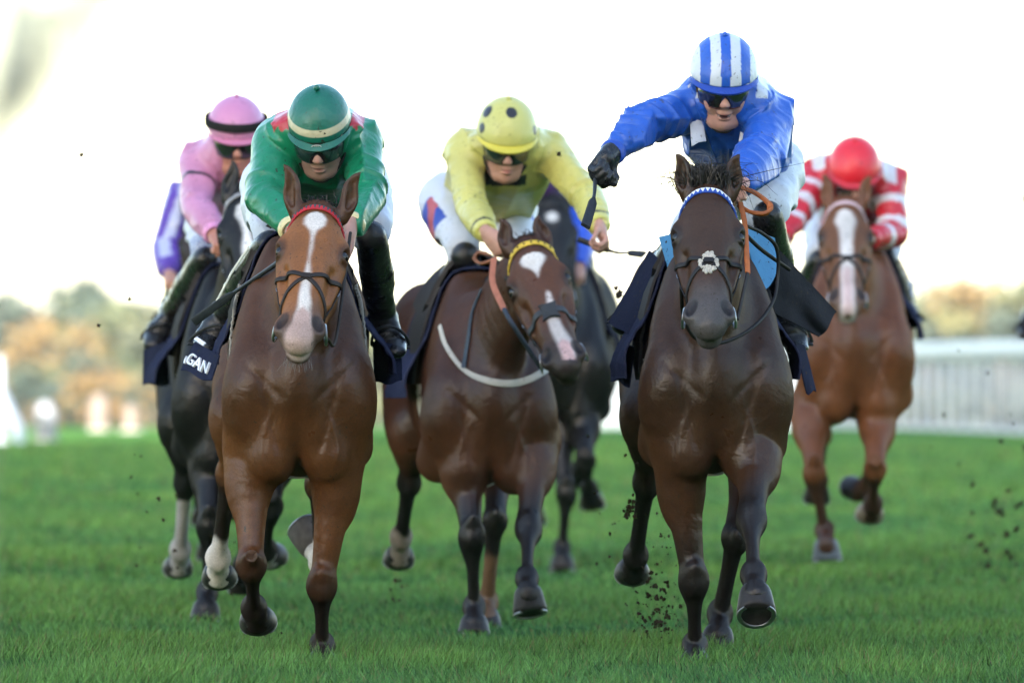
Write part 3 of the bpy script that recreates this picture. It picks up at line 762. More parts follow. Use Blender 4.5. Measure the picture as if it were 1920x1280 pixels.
            S.add(chain([K, lerp(K, F, .18), lerp(K, F, .5), lerp(K, F, .82), F], [(.038, .040), (.032, .035), (.0225, .025), (.0235, .027), (.032, .034)], side, 3), .018)
            S.add(chain([lerp(K, F, .1) + an * .02, lerp(K, F, .5) + an * .022, lerp(K, F, .9) + an * .02], [.016, .014, .016], side, 2), .01)
        else:
            hip = T(m * .13, 1.72, .46); st = T(m * .185, 1.42, .20)
            if 'stifle' in sp['legs'][i]: st = P(*sp['legs'][i]['stifle'], D + 1.35)
            st = lerp(st, top, .35)
            S.add(chain([hip, lerp(hip, st, .5) + bk * .06, st], [(.135, .24), (.125, .20), (.095, .13)], sx, 3), .05)
            S.add(chain([st, lerp(st, K, .35) + bk * .01, lerp(st, K, .7), K], [(.092, .115), (.072, .095), (.044, .056), (.043, .05)], side, 3), .035)
            w = U(F - K); an = np.cross(w, side)
            S.add(ell(K, (.045, .052, .065), [side, an, w]), .02)
            S.add(ell(K + an * .05 - U(K - st) * -.0 - w * .05, (.022, .03, .045), [side, an, w]), .03)
            S.add(chain([K, lerp(K, F, .2), lerp(K, F, .5), lerp(K, F, .85), F], [(.040, .046), (.031, .038), (.0265, .031), (.028, .033), (.036, .038)], side, 3), .012)
            S.add(chain([lerp(K, F, .1) + an * .022, lerp(K, F, .5) + an * .024, lerp(K, F, .9) + an * .02], [.016, .014, .016], side, 2), .01)
        w2 = U(Cn - F); an2 = np.cross(w2, side)
        S.add(ell(F, (.033, .035, .046), [side, an2, w2]), .03)
        S.add(ell(F + an2 * .026, (.026, .022, .026), [side, an2, w2]), .025)
        S.add(chain([F, lerp(F, Cn, .5), Cn, Cn + U(pts[4] - Cn) * .02], [(.036, .038), (.034, .035), (.041, .043), (.044, .046)], side, 2), .025)
    # dock of the tail
    S.add(chain([T(0, 2.15, .60), T(0, 2.3, .62), T(0, 2.42, .52)], [.05, .042, .025], sx, 2), .04)
    V, Q = S.mesh(2 if h < .008 else 1)
    # shallow lines between the muscles of the breast and shoulder, veins and skin folds
    l = V - T0; lx, lz, ly = l @ sx, l[:, 2], l @ bk
    fr_ = sst(.22, .05, ly) * sst(-.30, -.2, ly); dp = np.zeros(len(V))
    dp += .009 * np.exp(-(lx / .020) ** 2) * sst(.0, .10, lz) * sst(.36, .20, lz)
    for m in (-1, 1):
        dp += .010 * np.exp(-((lx * m - .055 - .26 * (lz - .05)) / .013) ** 2) * sst(.05, .12, lz) * sst(.36, .24, lz) * sst(.0, .03, lx * m)
        dp += .006 * np.exp(-((lz - .30 - .9 * (lx * m - .10)) / .016) ** 2) * sst(.03, .07, lx * m) * sst(.20, .15, lx * m)
        dp -= .005 * np.exp(-((lx * m - .10 - .10 * np.sin(lz * 17) * .25) / .008) ** 2) * sst(.02, .08, lz) * sst(.28, .2, lz)
    V = V + bk * (.75 * dp * fr_)[:, None]
    H.V = V
    # ---------------- coat colours
    cp = sp['col']; base = np.array(cp['base']); pt = np.array(cp['points'])
    col = np.repeat(base[None], len(V), 0)
    nz = wav(V, 9); nf = wav(V, 60, 3)
    if 'light' in cp:
        zrel = (V[:, 2] - T0[2])
        w = sst(.35, .0, zrel) * .7 + .25 * sst(-.2, .8, nz); col = lerp(col, np.array(cp['light']), np.clip(w, 0, 1)[:, None])
    # legs darken into black points; white socks
    for i, pts in enumerate(legs):
        lg = sp['legs'][i]; best = np.full(len(V), 9.0); u = np.zeros(len(V))
        for j in range(len(pts) - 1):
            A, B = pts[j], pts[j + 1]; ab = B - A
            t = np.clip(((V - A) @ ab) / (ab @ ab), 0, 1); d = np.linalg.norm(V - A - t[:, None] * ab, axis=1)
            mm = d < best; best[mm] = d[mm]; u[mm] = j + t[mm]
        near = sst(.16, .10, best)
        k = sst(*cp.get('leg', (.35, .95)), u + .06 * nz) * near * cp.get('legmax', 1.0)
        col = lerp(col, pt, k[:, None])
        if 'sock' in lg:
            k = sst(lg['sock'] - .05, lg['sock'] + .05, u + .05 * nf) * near
            col = lerp(col, np.array(lg.get('sockcol', (.55, .5, .44))), k[:, None])
    L = (V - O) / hs; X, Tt, Nn = L @ s, L @ a, L @ n
    hd = (Tt > -.25) & (Tt < .7) & (np.abs(X) < .16) & (Nn > -.26) & (V[:, 1] < D + .1)
    # face tone, muzzle, ear rims
    if 'face' in cp:
        k = hd * sst(.02, .12, Tt) * sst(-.20, -.12, Nn); col = lerp(col, np.array(cp['face']), k[:, None])
    k = hd * sst(.40, .55, Tt + .03 * nz) * cp.get('muz', 1.0); col = lerp(col, np.array(cp.get('muzcol', pt)), k[:, None])
    k = hd * sst(.05, .022, np.sqrt(((np.abs(X) - .104) / 1.0) ** 2 + ((Tt - .187) / 1.2) ** 2 + (Nn + .05) ** 2)) * .75; col = lerp(col, pt, k[:, None])
    k = hd * sst(-.10, -.2, Tt) * cp.get('eartip', .8); col = lerp(col, pt, k[:, None])
    if 'crest' in cp:
        pass
    # white markings: list of (t, x, halfwidth) along the face
    for mk, mc, soft in cp.get('marks', []):
        mk = np.array(mk); xc = np.interp(Tt, mk[:, 0], mk[:, 1]); wd = np.interp(Tt, mk[:, 0], mk[:, 2], left=-.02, right=-.02)
        k = hd * sst(-soft, soft, wd + .0035 * nf + .004 * nz - np.abs(X - xc)) * sst(-.085, -.06, Nn + .03 * (Tt > .5)); col = lerp(col, np.array(mc), k[:, None])
    for m in (-1, 1):
        pax = [U(s + .45 * m * n), U(a - .32 * m * s), n]; dv = V - Hd(m * .053, .532, -.002); qq = np.sqrt(sum(((dv @ x_) / r_) ** 2 for x_, r_ in zip(pax, (.0165, .034, .030))))
        k = hd * sst(1.16, .92, qq); col = lerp(col, np.array((.010, .007, .007)), k[:, None])
    me = mesh_np(sp.get('meshname', 'racehorse'), V, Q, col)
    g = np.array([T0[0], D + .6, 0.0])
    ob = link('racehorse', me, M['coat']); rebase(ob, g); tag(ob, sp['label'], 'horse', 'racehorses galloping up the turf')
    H.ob = ob
    # ---------------- eyes
    for m in (-1, 1):
        c = Hd(m * .0925, .187, -.054); v, f = uv_ball(c, .0232 * hs, 16, 12)
        b = MB(); b.put(v, f); b.build('eye', M['eye'], ob)
    # ---------------- hooves with racing plates
    for i, pts in enumerate(legs):
        Cn, tip = pts[3], pts[4]; w = U(tip - Cn); side = U(sx + np.array([0, sp['legs'][i].get('turn', 0), 0])); side = U(side - w * np.dot(side, w)); an = np.cross(w, side)
        hl = .078
        def ring(t, rs, rf, rb, off):
            q = np.linspace(0, 2 * np.pi, 22, endpoint=False); x = np.cos(q) * rs; yy = np.sin(q); y = np.where(yy < 0, yy * rf, yy * rb)
            return np.array([Cn + w * (t * hl) + side * xx - an * (off) * -1 * 0 + an * (y0 - off) for xx, y0 in zip(x, y)])
        b = MB(); hc = sp['legs'][i].get('hoofcol', (.022, .019, .018))
        b.loft([ring(-.16, .038, .038, .038, 0), ring(-.05, .046, .047, .043, .002), ring(.12, .052, .055, .047, .006), ring(.45, .057, .061, .050, .013), ring(.80, .062, .066, .052, .020), ring(.96, .063, .067, .052, .024), ring(1.0, .059, .063, .048, .024), ring(1.0, .043, .047, .03, .024), ring(.85, .02, .02, .01, .028)], hc)
        ho = b.build('hoof', M['hoof'], ob)
        r1 = ring(1.035, .056, .060, .044, .024); k = [j for j in range(22) if not 4 <= j <= 7]
        order = list(range(8, 22)) + list(range(0, 4))
        b = MB(); b.strap(np.array([r1[j] for j in order]), .014, .006, np.tile(w, (len(order), 1))); b.build('horseshoe', M['steel'], ho)
    # ---------------- tail
    b = MB(); rr = np.random.default_rng(int(D * 100))
    tb = T(0, 2.4, .56); sw = sp.get('tailsway', 0.0)
    for k in range(sp.get('tailn', 90)):
        o = rr.normal(0, .02, 3); q = rr.uniform(-.1, .1, 2); ln = rr.uniform(.5, .85)
        pth = spline([tb + o, tb + o + np.array([q[0] * .5 + sw * .3, .30 * ln, .04]), tb + o * 2 + np.array([q[0] + sw, .62 * ln, -.05 * ln]), tb + o * 3 + np.array([q[0] * 1.5 + sw * 1.4, .95 * ln, -.28 * ln])], 4)
        b.tube(pth, np.linspace(.008, .002, len(pth)), 4, np.array(cp.get('mane', (.010, .008, .007))) * rr.uniform(.7, 1.4))
    b.build('tail', M['hair'], ob)
    # ---------------- mane and forelock
    b = MB()
    crest = spline([Hd(0, .0, -.06) , H.neck[1] + up * .155, H.neck[2] + up * .20, T(0, .45, .74)], 8)
    for k in range(sp.get('manen', 220)):
        t = rr.uniform(0, 1); i = min(int(t * (len(crest) - 1)), len(crest) - 2); p0 = lerp(crest[i], crest[i + 1], rr.uniform()) + rr.normal(0, .006, 3) - up * .02
        dr = np.array([sp.get('maneside', 1) * rr.uniform(.3, 1) * .09, rr.uniform(.0, .10), rr.uniform(-.06, .06)])
        pth = spline([p0, p0 + dr * .4 + up * .035, p0 + dr - up * rr.uniform(.0, .06)], 3)
        b.tube(pth, np.linspace(.0038, .0008, len(pth)), 4, np.array(cp.get('mane', (.010, .008, .007))) * rr.uniform(.7, 1.5))
    b.build('mane', M['hair'], ob)
    fl = sp.get('forelock', 'tuft')
    b = MB()
    for k in range(900 if fl == 'wild' else 110):
        o = Hd(rr.normal(0, .026 if fl == 'wild' else .018), -.005 + rr.normal(0, .008), -.02 + rr.normal(0, .01))
        if fl == 'wild':
            dr = np.array([rr.normal(.0, .045) * (2.2 if rr.uniform() < .12 else 1), .03 + rr.uniform(-.05, .06), rr.uniform(.0, .085)])
            pth = spline([o, o + dr * .55 + up * .025, o + dr + np.array([rr.normal(0, .03), .02, rr.normal(-.02, .03)])], 4)
        else:
            dr = np.array([rr.normal(0, .012), rr.uniform(-.01, .02), rr.uniform(.01, .035)]); pth = spline([o, o + dr * .6, o + dr + np.array([rr.normal(0, .008), -.008, -.008])], 3)
        b.tube(pth, np.linspace(.0019, .0004, len(pth)), 4, np.array(cp.get('mane', (.010, .008, .007))) * rr.uniform(.7, 1.6))
    b.build('forelock', M['hair'], ob)
    # ---------------- whiskers on the chin
    if sp.get('whisk'):
        b = MB()
        for k in range(46):
            x = rr.normal(0, .022); p0 = Hd(x, .59 + rr.uniform(-.03, .01), -.125 + rr.uniform(-.02, .02)); dr = (a * rr.uniform(.5, 1) + s * (x * 14 + rr.normal(0, .3)) - up * .5) * rr.uniform(.015, .04)
            b.tube(spline([p0, p0 + dr * .6, p0 + dr - up * .006], 3), [.0005] * 7, 3, (.16, .14, .12))
        b.build('whiskers', M['hair'], ob)
    return H

# ------------------------------------------------------------------ tack: bridle, saddle cloth, saddle
def hit(S, org, dr, off=.004, n=90, step=.005):
    """walk rays inward until they meet the sculpted surface"""
    p = np.array(org, float); dr = np.asarray(dr, float); dr = dr / np.linalg.norm(dr, axis=1)[:, None]
    done = np.zeros(len(p), bool)
    for k in range(n):
        d = S.sample(p); done |= d < off
        if done.all(): break
        p[~done] += dr[~done] * np.clip(d[~done] * .6, .0015, step)[:, None]
    return p
def face_path(H, kt, n=8, off=.005):
    """path over the head through (t along face, angle from its front in degrees)"""
    q = spline(np.asarray(kt, float), n) if len(kt) > 2 else np.array([lerp(np.array(kt[0], float), np.array(kt[1], float), t) for t in np.linspace(0, 1, n * 2)])
    c = np.array([H.Hd(0, t, -.085) for t, g in q]); d = np.array([H.n * math.cos(R(g)) + H.s * math.sin(R(g)) for t, g in q])
    p = hit(H.S, c + d * .21, -d, off)
    for i in range(2):
        p[1:-1] = p[1:-1] * .5 + (p[:-2] + p[2:]) * .25
    return p, H.S.grad(p, .01)
LB = (.012, .010, .010)
def bridle(H, sp):
    ob = empty('bridle', Vector(H.O), sp['label'], 'bridle', 'bridles of the racehorses')
    lc = sp.get('leather', LB)
    p, nr = face_path(H, [(.10, -96), (.055, -60), (.036, 0), (.055, 60), (.10, 96)], 12, .007)
    b = MB(); b.strap(p, .021, .006, nr, sp['brow'][0])
    L = np.r_[0, np.cumsum(np.linalg.norm(np.diff(p, axis=0), axis=1))]; tot = L[-1]
    if sp['brow'][1] is not None:                                    # sewn pattern along the browband
        m = sp['brow'][2]
        for k in range(m):
            u = (k + .5) / m * tot; c = np.array([np.interp(u, L, p[:, i]) for i in range(3)]); t = U(np.array([np.interp(u + .004, L, p[:, i]) for i in range(3)]) - c); N = U(np.array([np.interp(u, L, nr[:, i]) for i in range(3)]))
            w = tot / m * sp['brow'][3]; v = np.cross(t, N); c = c + N * .0036
            if sp['brow'][4] == 'tri': pts = [c - t * w - v * .009, c + t * w - v * .009, c + v * .009]
            else: pts = [c - t * w - v * .004, c + t * w - v * .004, c + t * w + v * .004, c - t * w + v * .004]
            pts = np.array(pts); q = len(pts)
            b.put(np.vstack([pts - N * .003, pts + N * .0012]), [tuple(range(q, 2 * q)), tuple(range(q - 1, -1, -1))] + [(i, (i + 1) % q, q + (i + 1) % q, q + i) for i in range(q)], sp['brow'][1])
    b.build('browband', M['leather'], ob)
    for m in (-1, 1):
        p, nr = face_path(H, [(.02, m * 128), (.10, m * 112), (.20, m * 112), (.36, m * 100), (.49, m * 92)], 7, .006)
        b = MB(); b.strap(p, .016, .005, nr, lc); b.build('cheek_strap', M['leather'], ob)
        for t in (.30, .40):
            q, nn = face_path(H, [(t, m * (104 - 40 * (t - .3))), (t + .016, m * (103 - 40 * (t - .3)))], 2, .008); b = MB(); b.strap(q, .018, .003, nn); b.build('buckle', M['steel'], ob)
        c = H.Hd(m * .078, .505, -.088); q = np.linspace(0, 2 * np.pi, 20, endpoint=False); ax1 = U(H.a + .2 * H.s * m); ax2 = U(H.n - .0 * H.s)
        b = MB(); b.tube([c + .032 * (math.cos(g) * ax1 + math.sin(g) * ax2) for g in q], .0048, 6, closed=True)
        b.build('bit_ring', M['steel'], ob)
        b = MB(); b.tube([c, H.Hd(m * .05, .525, -.09)], .008, 8, (.5, .47, .40)); b.build('bit_mouthpiece', M['rubber'], ob)
    k = sp.get('nose', 'plain')
    if k == 'grackle':
        for m in (-1, 1):
            p, nr = face_path(H, [(.285, m * 95), (.315, m * 45), (.355, 0), (.42, -m * 48), (.475, -m * 95)], 8, .006)
            b = MB(); b.strap(p, .015, .006, nr, lc); b.build('noseband', M['leather'], ob)
        p, nr = face_path(H, [(.345, 0), (.365, 0)], 2, .010); b = MB(); b.strap(p, .03, .008, nr, lc); b.build('noseband_disc', M['leather'], ob)
    elif k == 'cross':
        p, nr = face_path(H, [(.36, -130), (.36, -60), (.355, 0), (.36, 60), (.36, 130)], 8, .006); b = MB(); b.strap(p, .026, .007, nr, (.04, .045, .05)); b.build('noseband', M['leather'], ob)
        c = H.Hd(0, .365, 0); b = MB(); q = []
        for i in range(16):
            g = i / 16 * 2 * math.pi; r = .046 if i % 4 == 2 else (.03 if i % 2 else .026); q.append((r * math.cos(g), r * math.sin(g) * 1.1))
        pts = hit(H.S, np.array([c + H.s * x + H.a * y + H.n * .1 for x, y in q]), np.tile(-H.n, (16, 1)), .006)
        b.loft([pts, pts + H.n * .012, c + (pts - c) * .7 + H.n * .018], (.035, .040, .045)); b.build('noseband_pad', M['cloth'], ob)
    else:
        p, nr = face_path(H, [(.37, -130), (.365, -60), (.36, 0), (.365, 60), (.37, 130)], 8, .006); b = MB(); b.strap(p, .022, .006, nr, sp.get('nosecol', lc)); b.build('noseband', M['leather'], ob)
    if sp.get('fleece'):
        rr = np.random.default_rng(5); b = MB(); c = H.Hd(0, .36, 0)
        for i in range(330):
            x, y = rr.uniform(-.03, .03), rr.uniform(-.046, .046)
            if abs(x) / .03 + abs(y) / .05 > 1.25 or (abs(y) < .016 and abs(x) < .02): continue
            q = hit(H.S, [c + H.s * x + H.a * y + H.n * .1], [-H.n], .004)[0]
            v, f = uv_ball(q, rr.uniform(.003, .006), 6, 4); b.put(v, f, np.array((.50, .46, .40)) * rr.uniform(.8, 1.1))
        b.build('fleece_pad', M['cloth'], ob)
    for pts, r, cc, nm in sp.get('reins', []):
        w = [H.Hd(*q[1:]) if q[0] == 'h' else (H.T(*q[1:]) if q[0] == 't' else P(*q)) for q in pts]
        b = MB(); pth = spline(w, 8) if len(w) > 2 else np.array(w)
        if isinstance(r, tuple):
            b.strap(pth, r[0], r[1], np.tile(r[2], (len(pth), 1)), cc)
        else: b.tube(pth, r, 8, cc)
        b.build(nm, M['leather'], ob)
    return ob

def saddle(H, sp):
    """racing saddle with girth and irons, then the number cloth beneath it"""
    rr = np.random.default_rng(int(sum(sp['seed'].encode()))); T = H.T
    def around(y, g, off):
        c = T(0, y, .40); d = np.array([math.sin(R(gg)) * H.sx + math.cos(R(gg)) * np.array([0, 0, 1.]) for gg in np.atleast_1d(g)])
        return hit(H.S, c + d * .62, -d, off, 160, .006)
    # cloth
    G = []; ang = np.linspace(-sp.get('aL', 100), sp.get('aR', 100), 45)
    for i, y in enumerate(np.linspace(sp.get('y0', .50), sp.get('y1', 1.15), 14)):
        p = around(y, ang, .016)
        out = np.sign(ang) * sst(45, 105, np.abs(ang)) * np.where(ang < 0, sp.get('flL', .05), sp.get('flR', .05))
        p = p + out[:, None] * H.sx + (.010 * np.sin(y * 17 + ang * .06) * sst(30, 100, np.abs(ang)))[:, None] * H.sx
        G.append(p)
    G = np.array(G)
    b = MB(); b.sheet(G, .006, sp.get('cloth', (.010, .014, .040)))
    oc = b.build('saddle_cloth', M['cloth'], None, base=T(0, .8, .72)); tag(oc, sp['clabel'], 'saddle cloth', 'saddle cloths')
    b = MB()
    for rim in (G[:, 0], G[:, -1], G[0], G[-1]): b.tube(rim, .0045, 6, sp.get('bind', (.012, .016, .045)))
    b.build('binding', M['cloth'], oc)
    for k, (quad, col, nm) in enumerate(sp.get('flaps', [])):
        q = [P(*c) for c in quad]; g = []
        for i in range(22):
            for j in range(22):
                u, v = i / 21, j / 21; pt = lerp(lerp(q[0], q[1], u), lerp(q[3], q[2], u), v)
                w_ = .014 * v * math.sin(u * 9 + v * 3 + k * 2) + .008 * math.sin(v * 11 + u * 4); pt = pt + np.array([0, w_ if nm == 'cloth_flap' and col is not NAVY else 0, 0])
                g.append(pt + np.array([.0, -.012 * math.sin(u * 5 + v * 2 + k) * v - .02 * math.sin(math.pi * u) * v, .006 * math.sin(u * 7 + k) * v]))
        b = MB(); b.sheet(np.array(g).reshape(22, 22, 3), .005, col); b.build(nm, M['cloth'], oc)
    # saddle
    os_ = empty('racing_saddle', Vector(T(0, .85, .80)), sp['slabel'], 'saddle', 'racing saddles')
    rows = []
    for i, y in enumerate(np.linspace(.62, 1.12, 12)):
        p = around(y, np.linspace(-38, 38, 15), .022); u = (y - .62) / .5
        p[:, 2] += .035 * (1 - sst(0, .25, u)) + .03 * sst(.7, 1, u) + .01
        rows.append(p)
    b = MB(); b.sheet(np.array(rows), .018, (.014, .012, .012)); b.build('saddle_seat', M['leather'], os_)
    for m in (-1, 1):
        rows = []
        for i, g in enumerate(np.linspace(22, sp.get('flapang', 78), 12)):
            u = i / 11; ys = np.linspace(.56 - .05 * math.sin(u * 3) + .06 * u, .98 - .12 * u, 10)
            rows.append(np.array([around(y, m * g, .030)[0] for y in ys]))
        b = MB(); b.sheet(np.array(rows), .009, sp.get('flap', (.014, .013, .014))); b.build('saddle_flap', M['leather'], os_)
        if 'pad' in sp:
            rows = [np.array([around(y, m * g, .034)[0] for y in np.linspace(.44, .62, 6)]) for g in np.linspace(8, sp.get('padang', 62), 12)]
            b = MB(); b.sheet(np.array(rows), .012, sp['pad']); b.build('foam_pad', M['cloth'], os_)
        if 'mesh' in sp:                                             # open weave grip pad, frayed, under the flap
            b = MB()
            for g in np.linspace(40, 96, 26): b.tube(np.array([around(y, m * g, .030)[0] for y in np.linspace(.40, .56, 8)]), .0028, 4, np.array((.50, .47, .42)) * rr.uniform(.7, 1.1))
            for y in np.linspace(.40, .56, 8): b.tube(around(y, m * np.linspace(40, 96, 24), .031), .003, 4, np.array((.50, .47, .42)) * rr.uniform(.7, 1.1))
            b.build('grip_pad', M['cloth'], os_)
    pth = around(.62, np.r_[np.linspace(96, 180, 22)], .012); pt2 = around(.62, -np.r_[np.linspace(96, 180, 22)], .012)
    gp = np.vstack([pth, pt2[::-1]]); nr = H.S.grad(gp, .012); b = MB(); b.strap(gp, .085, .008, nr, sp.get('girth', (.35, .32, .27))); b.build('girth', M['cloth'], os_)
    return oc, os_
# ------------------------------------------------------------------ jockeys
def hand(S, wr, dr, pn, thumb, curl=1.0, k=1.0, wide=0.0):
    """five-fingered hand: wrist, direction to the knuckles, palm normal (the fingers curl that way), thumb side"""
    dr = U(dr); pn = U(np.asarray(pn) - dr * np.dot(pn, dr)); sd = np.cross(dr, pn)
    if np.dot(sd, thumb) < 0: sd = -sd
    g = .0 + wide
    S.add(ell(wr + dr * .045 * k, (.036 * k + g, .054 * k, .017 * k + g), [sd, dr, pn]), .012)
    S.add(chain([wr - dr * .02, wr + dr * .02], [(.026 * k + g, .02 * k + g), (.030 * k + g, .018 * k + g)], sd, 1), .014)
    S.add(ell(wr + dr * .03 * k + sd * .022 * k + pn * .012, (.017 * k + g, .034 * k, .016 * k + g), [sd, dr, pn]), .012)
    for i, (off, ln) in enumerate(((.027, .072), (.009, .080), (-.009, .075), (-.026, .060))):
        p = wr + dr * (.085 - .004 * abs(i - 1)) * k + sd * off * k; pts = [p - dr * .02]; a = .25 * curl; d = dr
        pts.append(p)
        for seg in (.45, .32, .25):
            a += (.95, 1.25, .75)[len(pts) - 2] * curl * (.92 + .06 * i); d = dr * math.cos(a) + pn * math.sin(a)
            pts.append(pts[-1] + d * ln * seg * k)
        S.add(chain(pts, [.009 * k + g, .0098 * k + g, .0092 * k + g, .0086 * k + g, .0076 * k + g], sd, 1), .004)
    t0 = wr + dr * .025 * k + sd * .026 * k + pn * .010
    t1 = t0 + (dr * .6 + sd * .55 + pn * .45 * (.3 + curl)) * .035 * k; t2 = t1 + (dr * .8 - sd * .15 * curl + pn * .6 * curl) * .034 * k
    S.add(chain([t0, t1, t2], [.013 * k + g, .0108 * k + g, .0088 * k + g], sd, 1), .006)

def build_rider(sp):
    Rr = Horse(); h = sp.get('h', .0048); D = sp['D']; rr = np.random.default_rng(int(D * 77) + len(sp['label']))
    up = np.array([0, 0, 1.0])
    Hc = P(*sp['head'], D + .40)
    pt, yw, rl = R(sp.get('pitch', 30)), R(sp.get('hyaw', 0)), R(sp.get('roll', 0))
    f = np.array([math.sin(yw) * math.cos(pt), -math.cos(yw) * math.cos(pt), -math.sin(pt)])
    s = U(np.array([math.cos(yw), math.sin(yw), math.tan(rl)])); s = U(s - f * np.dot(s, f)); u = np.cross(s, f); u = u if u[2] > 0 else -u
    def Hd(x, y, z): return Hc + s * x + f * y + u * z
    Rr.Hd = Hd; Rr.hs, Rr.hf, Rr.hu = s, f, u
    SD = D + sp.get('shD', .52)
    sh = [P(*sp['shL'], SD), P(*sp['shR'], SD)]
    arms = []
    for i, k in enumerate(('armL', 'armR')):
        A = sp[k]; arms.append(solve([sp['shL' if i == 0 else 'shR']] + A['px'], sh[i][1], [.28, .25], A['sg']))
    pel = P(*sp['pelvis'], D + sp.get('pelD', 1.15))
    sdx = U(sh[1] - sh[0])
    mid = (sh[0] + sh[1]) / 2
    legs = []
    for k in ('legL', 'legR'):
        L = sp[k]; legs.append([P(*q[:2], D + q[2]) for q in L])     # hip, knee, ankle, toe
    Rr.arms, Rr.legs, Rr.sh, Rr.pel, Rr.mid, Rr.sdx = arms, legs, sh, pel, mid, sdx
    pts = np.array([p for a in arms for p in a] + [p for l in legs for p in l] + sh + [pel, Hc + u * .25, Hc - u * .2 + f * .15, Hc + s * .2, Hc - s * .2])
    lo, hi = pts.min(0) - .19, pts.max(0) + .19
    # ---- body
    S = SDF(lo, hi, h)
    S.add(ell(Hd(0, -.005, .035), (.077, .097, .105), [s, f, u]), .01)
    S.add(ell(Hd(0, .032, -.045), (.062, .068, .078), [s, f, u]), .03)
    S.add(ell(Hd(0, .066, -.104), (.027, .026, .024), [s, f, u]), .025)
    S.add(chain([Hd(-.055, .005, -.075), Hd(-.03, .05, -.105), Hd(.03, .05, -.105), Hd(.055, .005, -.075)], [.02, .022, .022, .02], u, 2), .025)
    for m in (-1, 1):
        S.add(ell(Hd(m * .043, .072, -.022), (.026, .024, .024), [s, f, u]), .02)
        S.add(ell(Hd(m * .032, .104, .014), (.019, .013, .013), [s, f, u]), .012, sub=True)
        S.add(ell(Hd(m * .080, -.012, -.008), (.010, .019, .031), [s, f + .3 * u, u]), .006)
        S.add(ell(Hd(m * .013, .108, -.030), (.009, .011, .009), [s, f, u]), .008)
        S.add(ell(Hd(m * .036, .110, -.050), (.004, .008, .024), [s - .5 * m * u, f, u + .5 * m * s]), .016, sub=True)
    S.add(chain([Hd(0, .096, .024), Hd(0, .106, .0), Hd(0, .121, -.026)], [.010, .011, .0135], s, 2), .010)
    S.add(ell(Hd(0, .092, -.048), (.022, .014, .018), [s, f, u]), .012)
    S.add(ell(Hd(0, .098, -.062), (.024, .012, .0075), [s, f, u]), .006)
    S.add(ell(Hd(0, .095, -.078), (.021, .013, .008), [s, f, u]), .006)
    mo = sp.get('mouth', 'shut')
    if mo == 'grin':
        S.add(chain([Hd(-.029, .086, -.063), Hd(-.016, .104, -.0735), Hd(.016, .104, -.0735), Hd(.029, .086, -.063)], [.003, .0058, .0058, .003], u, 3), .003, sub=True)
        for m in (-1, 1): S.add(ell(Hd(m * .044, .078, -.042), (.016, .016, .022), [s, f, u]), .015)
    else:
        S.add(chain([Hd(-.024, .095, -.070), Hd(0, .113, -.0700), Hd(.024, .095, -.070)], [.0022, .003, .0022], u, 3), .003, sub=True)
    nk = mid + up * .0
    S.add(chain([Hd(0, -.03, -.04), lerp(Hd(0, -.03, -.06), nk, .5), nk], [(.055, .058), (.054, .058), (.07, .07)], s, 2), .02)
    bd = U(pel - mid)
    tq = [mid - bd * .02, lerp(mid, pel, .25) + up * .02, lerp(mid, pel, .6) + up * .02, pel]
    S.add(chain(tq, [(.135, .075), (.135, .09), (.11, .085), (.135, .10)], sdx, 3), .03)
    for i in range(2):
        a, e, w = arms[i]
        S.add(chain([lerp(mid, a, .6), a, lerp(a, e, .5), e, lerp(e, w, .4), w], [.055, .05, .043, .036, .036, .025], sdx, 2), .02)
        hp, kn, an, to = legs[i]
        S.add(chain([hp, lerp(hp, kn, .5), kn, lerp(kn, an, .35), an], [.066, .058, .040, .036, .028], sdx, 2), .03)
        S.add(chain([an, an + U(an - kn) * .045 + U(to - an) * .11], [.032, .022], sdx, 1), .02)
        A = sp['armL' if i == 0 else 'armR']
        hd = A.get('hand', {})
        dr = np.array(hd.get('dir', U(w - e))); pn = np.array(hd.get('palm', (0, 0, -1.0))); th = np.array(hd.get('thumb', (1 if i == 0 else -1, 0, 0)))
        hand(S, w + U(w - e) * .015, dr, pn, th, hd.get('curl', 1.0))
    V, Q = S.mesh(1)
    skin = np.array(sp.get('skin', (.42, .22, .16))); col = np.repeat(skin[None], len(V), 0)
    L = V - Hc; X, Y, Z = L @ s, L @ f, L @ u
    face = (np.abs(X) < .1) & (np.abs(Z) < .16) & (Y > -.12)
    k = face * sst(.010, .004, np.sqrt((X / 2.6) ** 2 + ((Z + .070) / 1.3) ** 2)) * (Y > .07); col = lerp(col, np.array((.38, .13, .11)), (k * .8)[:, None])
    k = face * sst(.02, .006, np.sqrt(X ** 2 + (Y - .12) ** 2 + (Z + .025) ** 2)); col = lerp(col, np.array((.48, .20, .15)), (k * .5)[:, None])
    k = face * sst(.03, .01, np.sqrt((np.abs(X) - .045) ** 2 + (Y - .08) ** 2 + (Z + .03) ** 2)); col = lerp(col, np.array((.48, .21, .16)), (k * .5)[:, None])
    if sp.get('stubble'):
        k = face * sst(-.045, -.075, Z) * sst(.02, .05, Y); col = lerp(col, np.array((.24, .16, .13)), (k * .4)[:, None])
    if mo == 'grin':
        k = face * (np.sqrt((X / 4.2) ** 2 + ((Z + .0735 - .010 * (X / .029) ** 2)) ** 2) < .0058) * (Y > .06); col[k > 0] = (.05, .012, .012)
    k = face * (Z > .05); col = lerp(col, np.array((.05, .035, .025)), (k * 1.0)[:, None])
    me = mesh_np('person', V, Q, col)
    ob = link('person', me, M['skin']); rebase(ob, (pel[0], pel[1], pel[2])); tag(ob, sp['label'], 'person', 'jockeys riding in the race')
    Rr.ob = ob
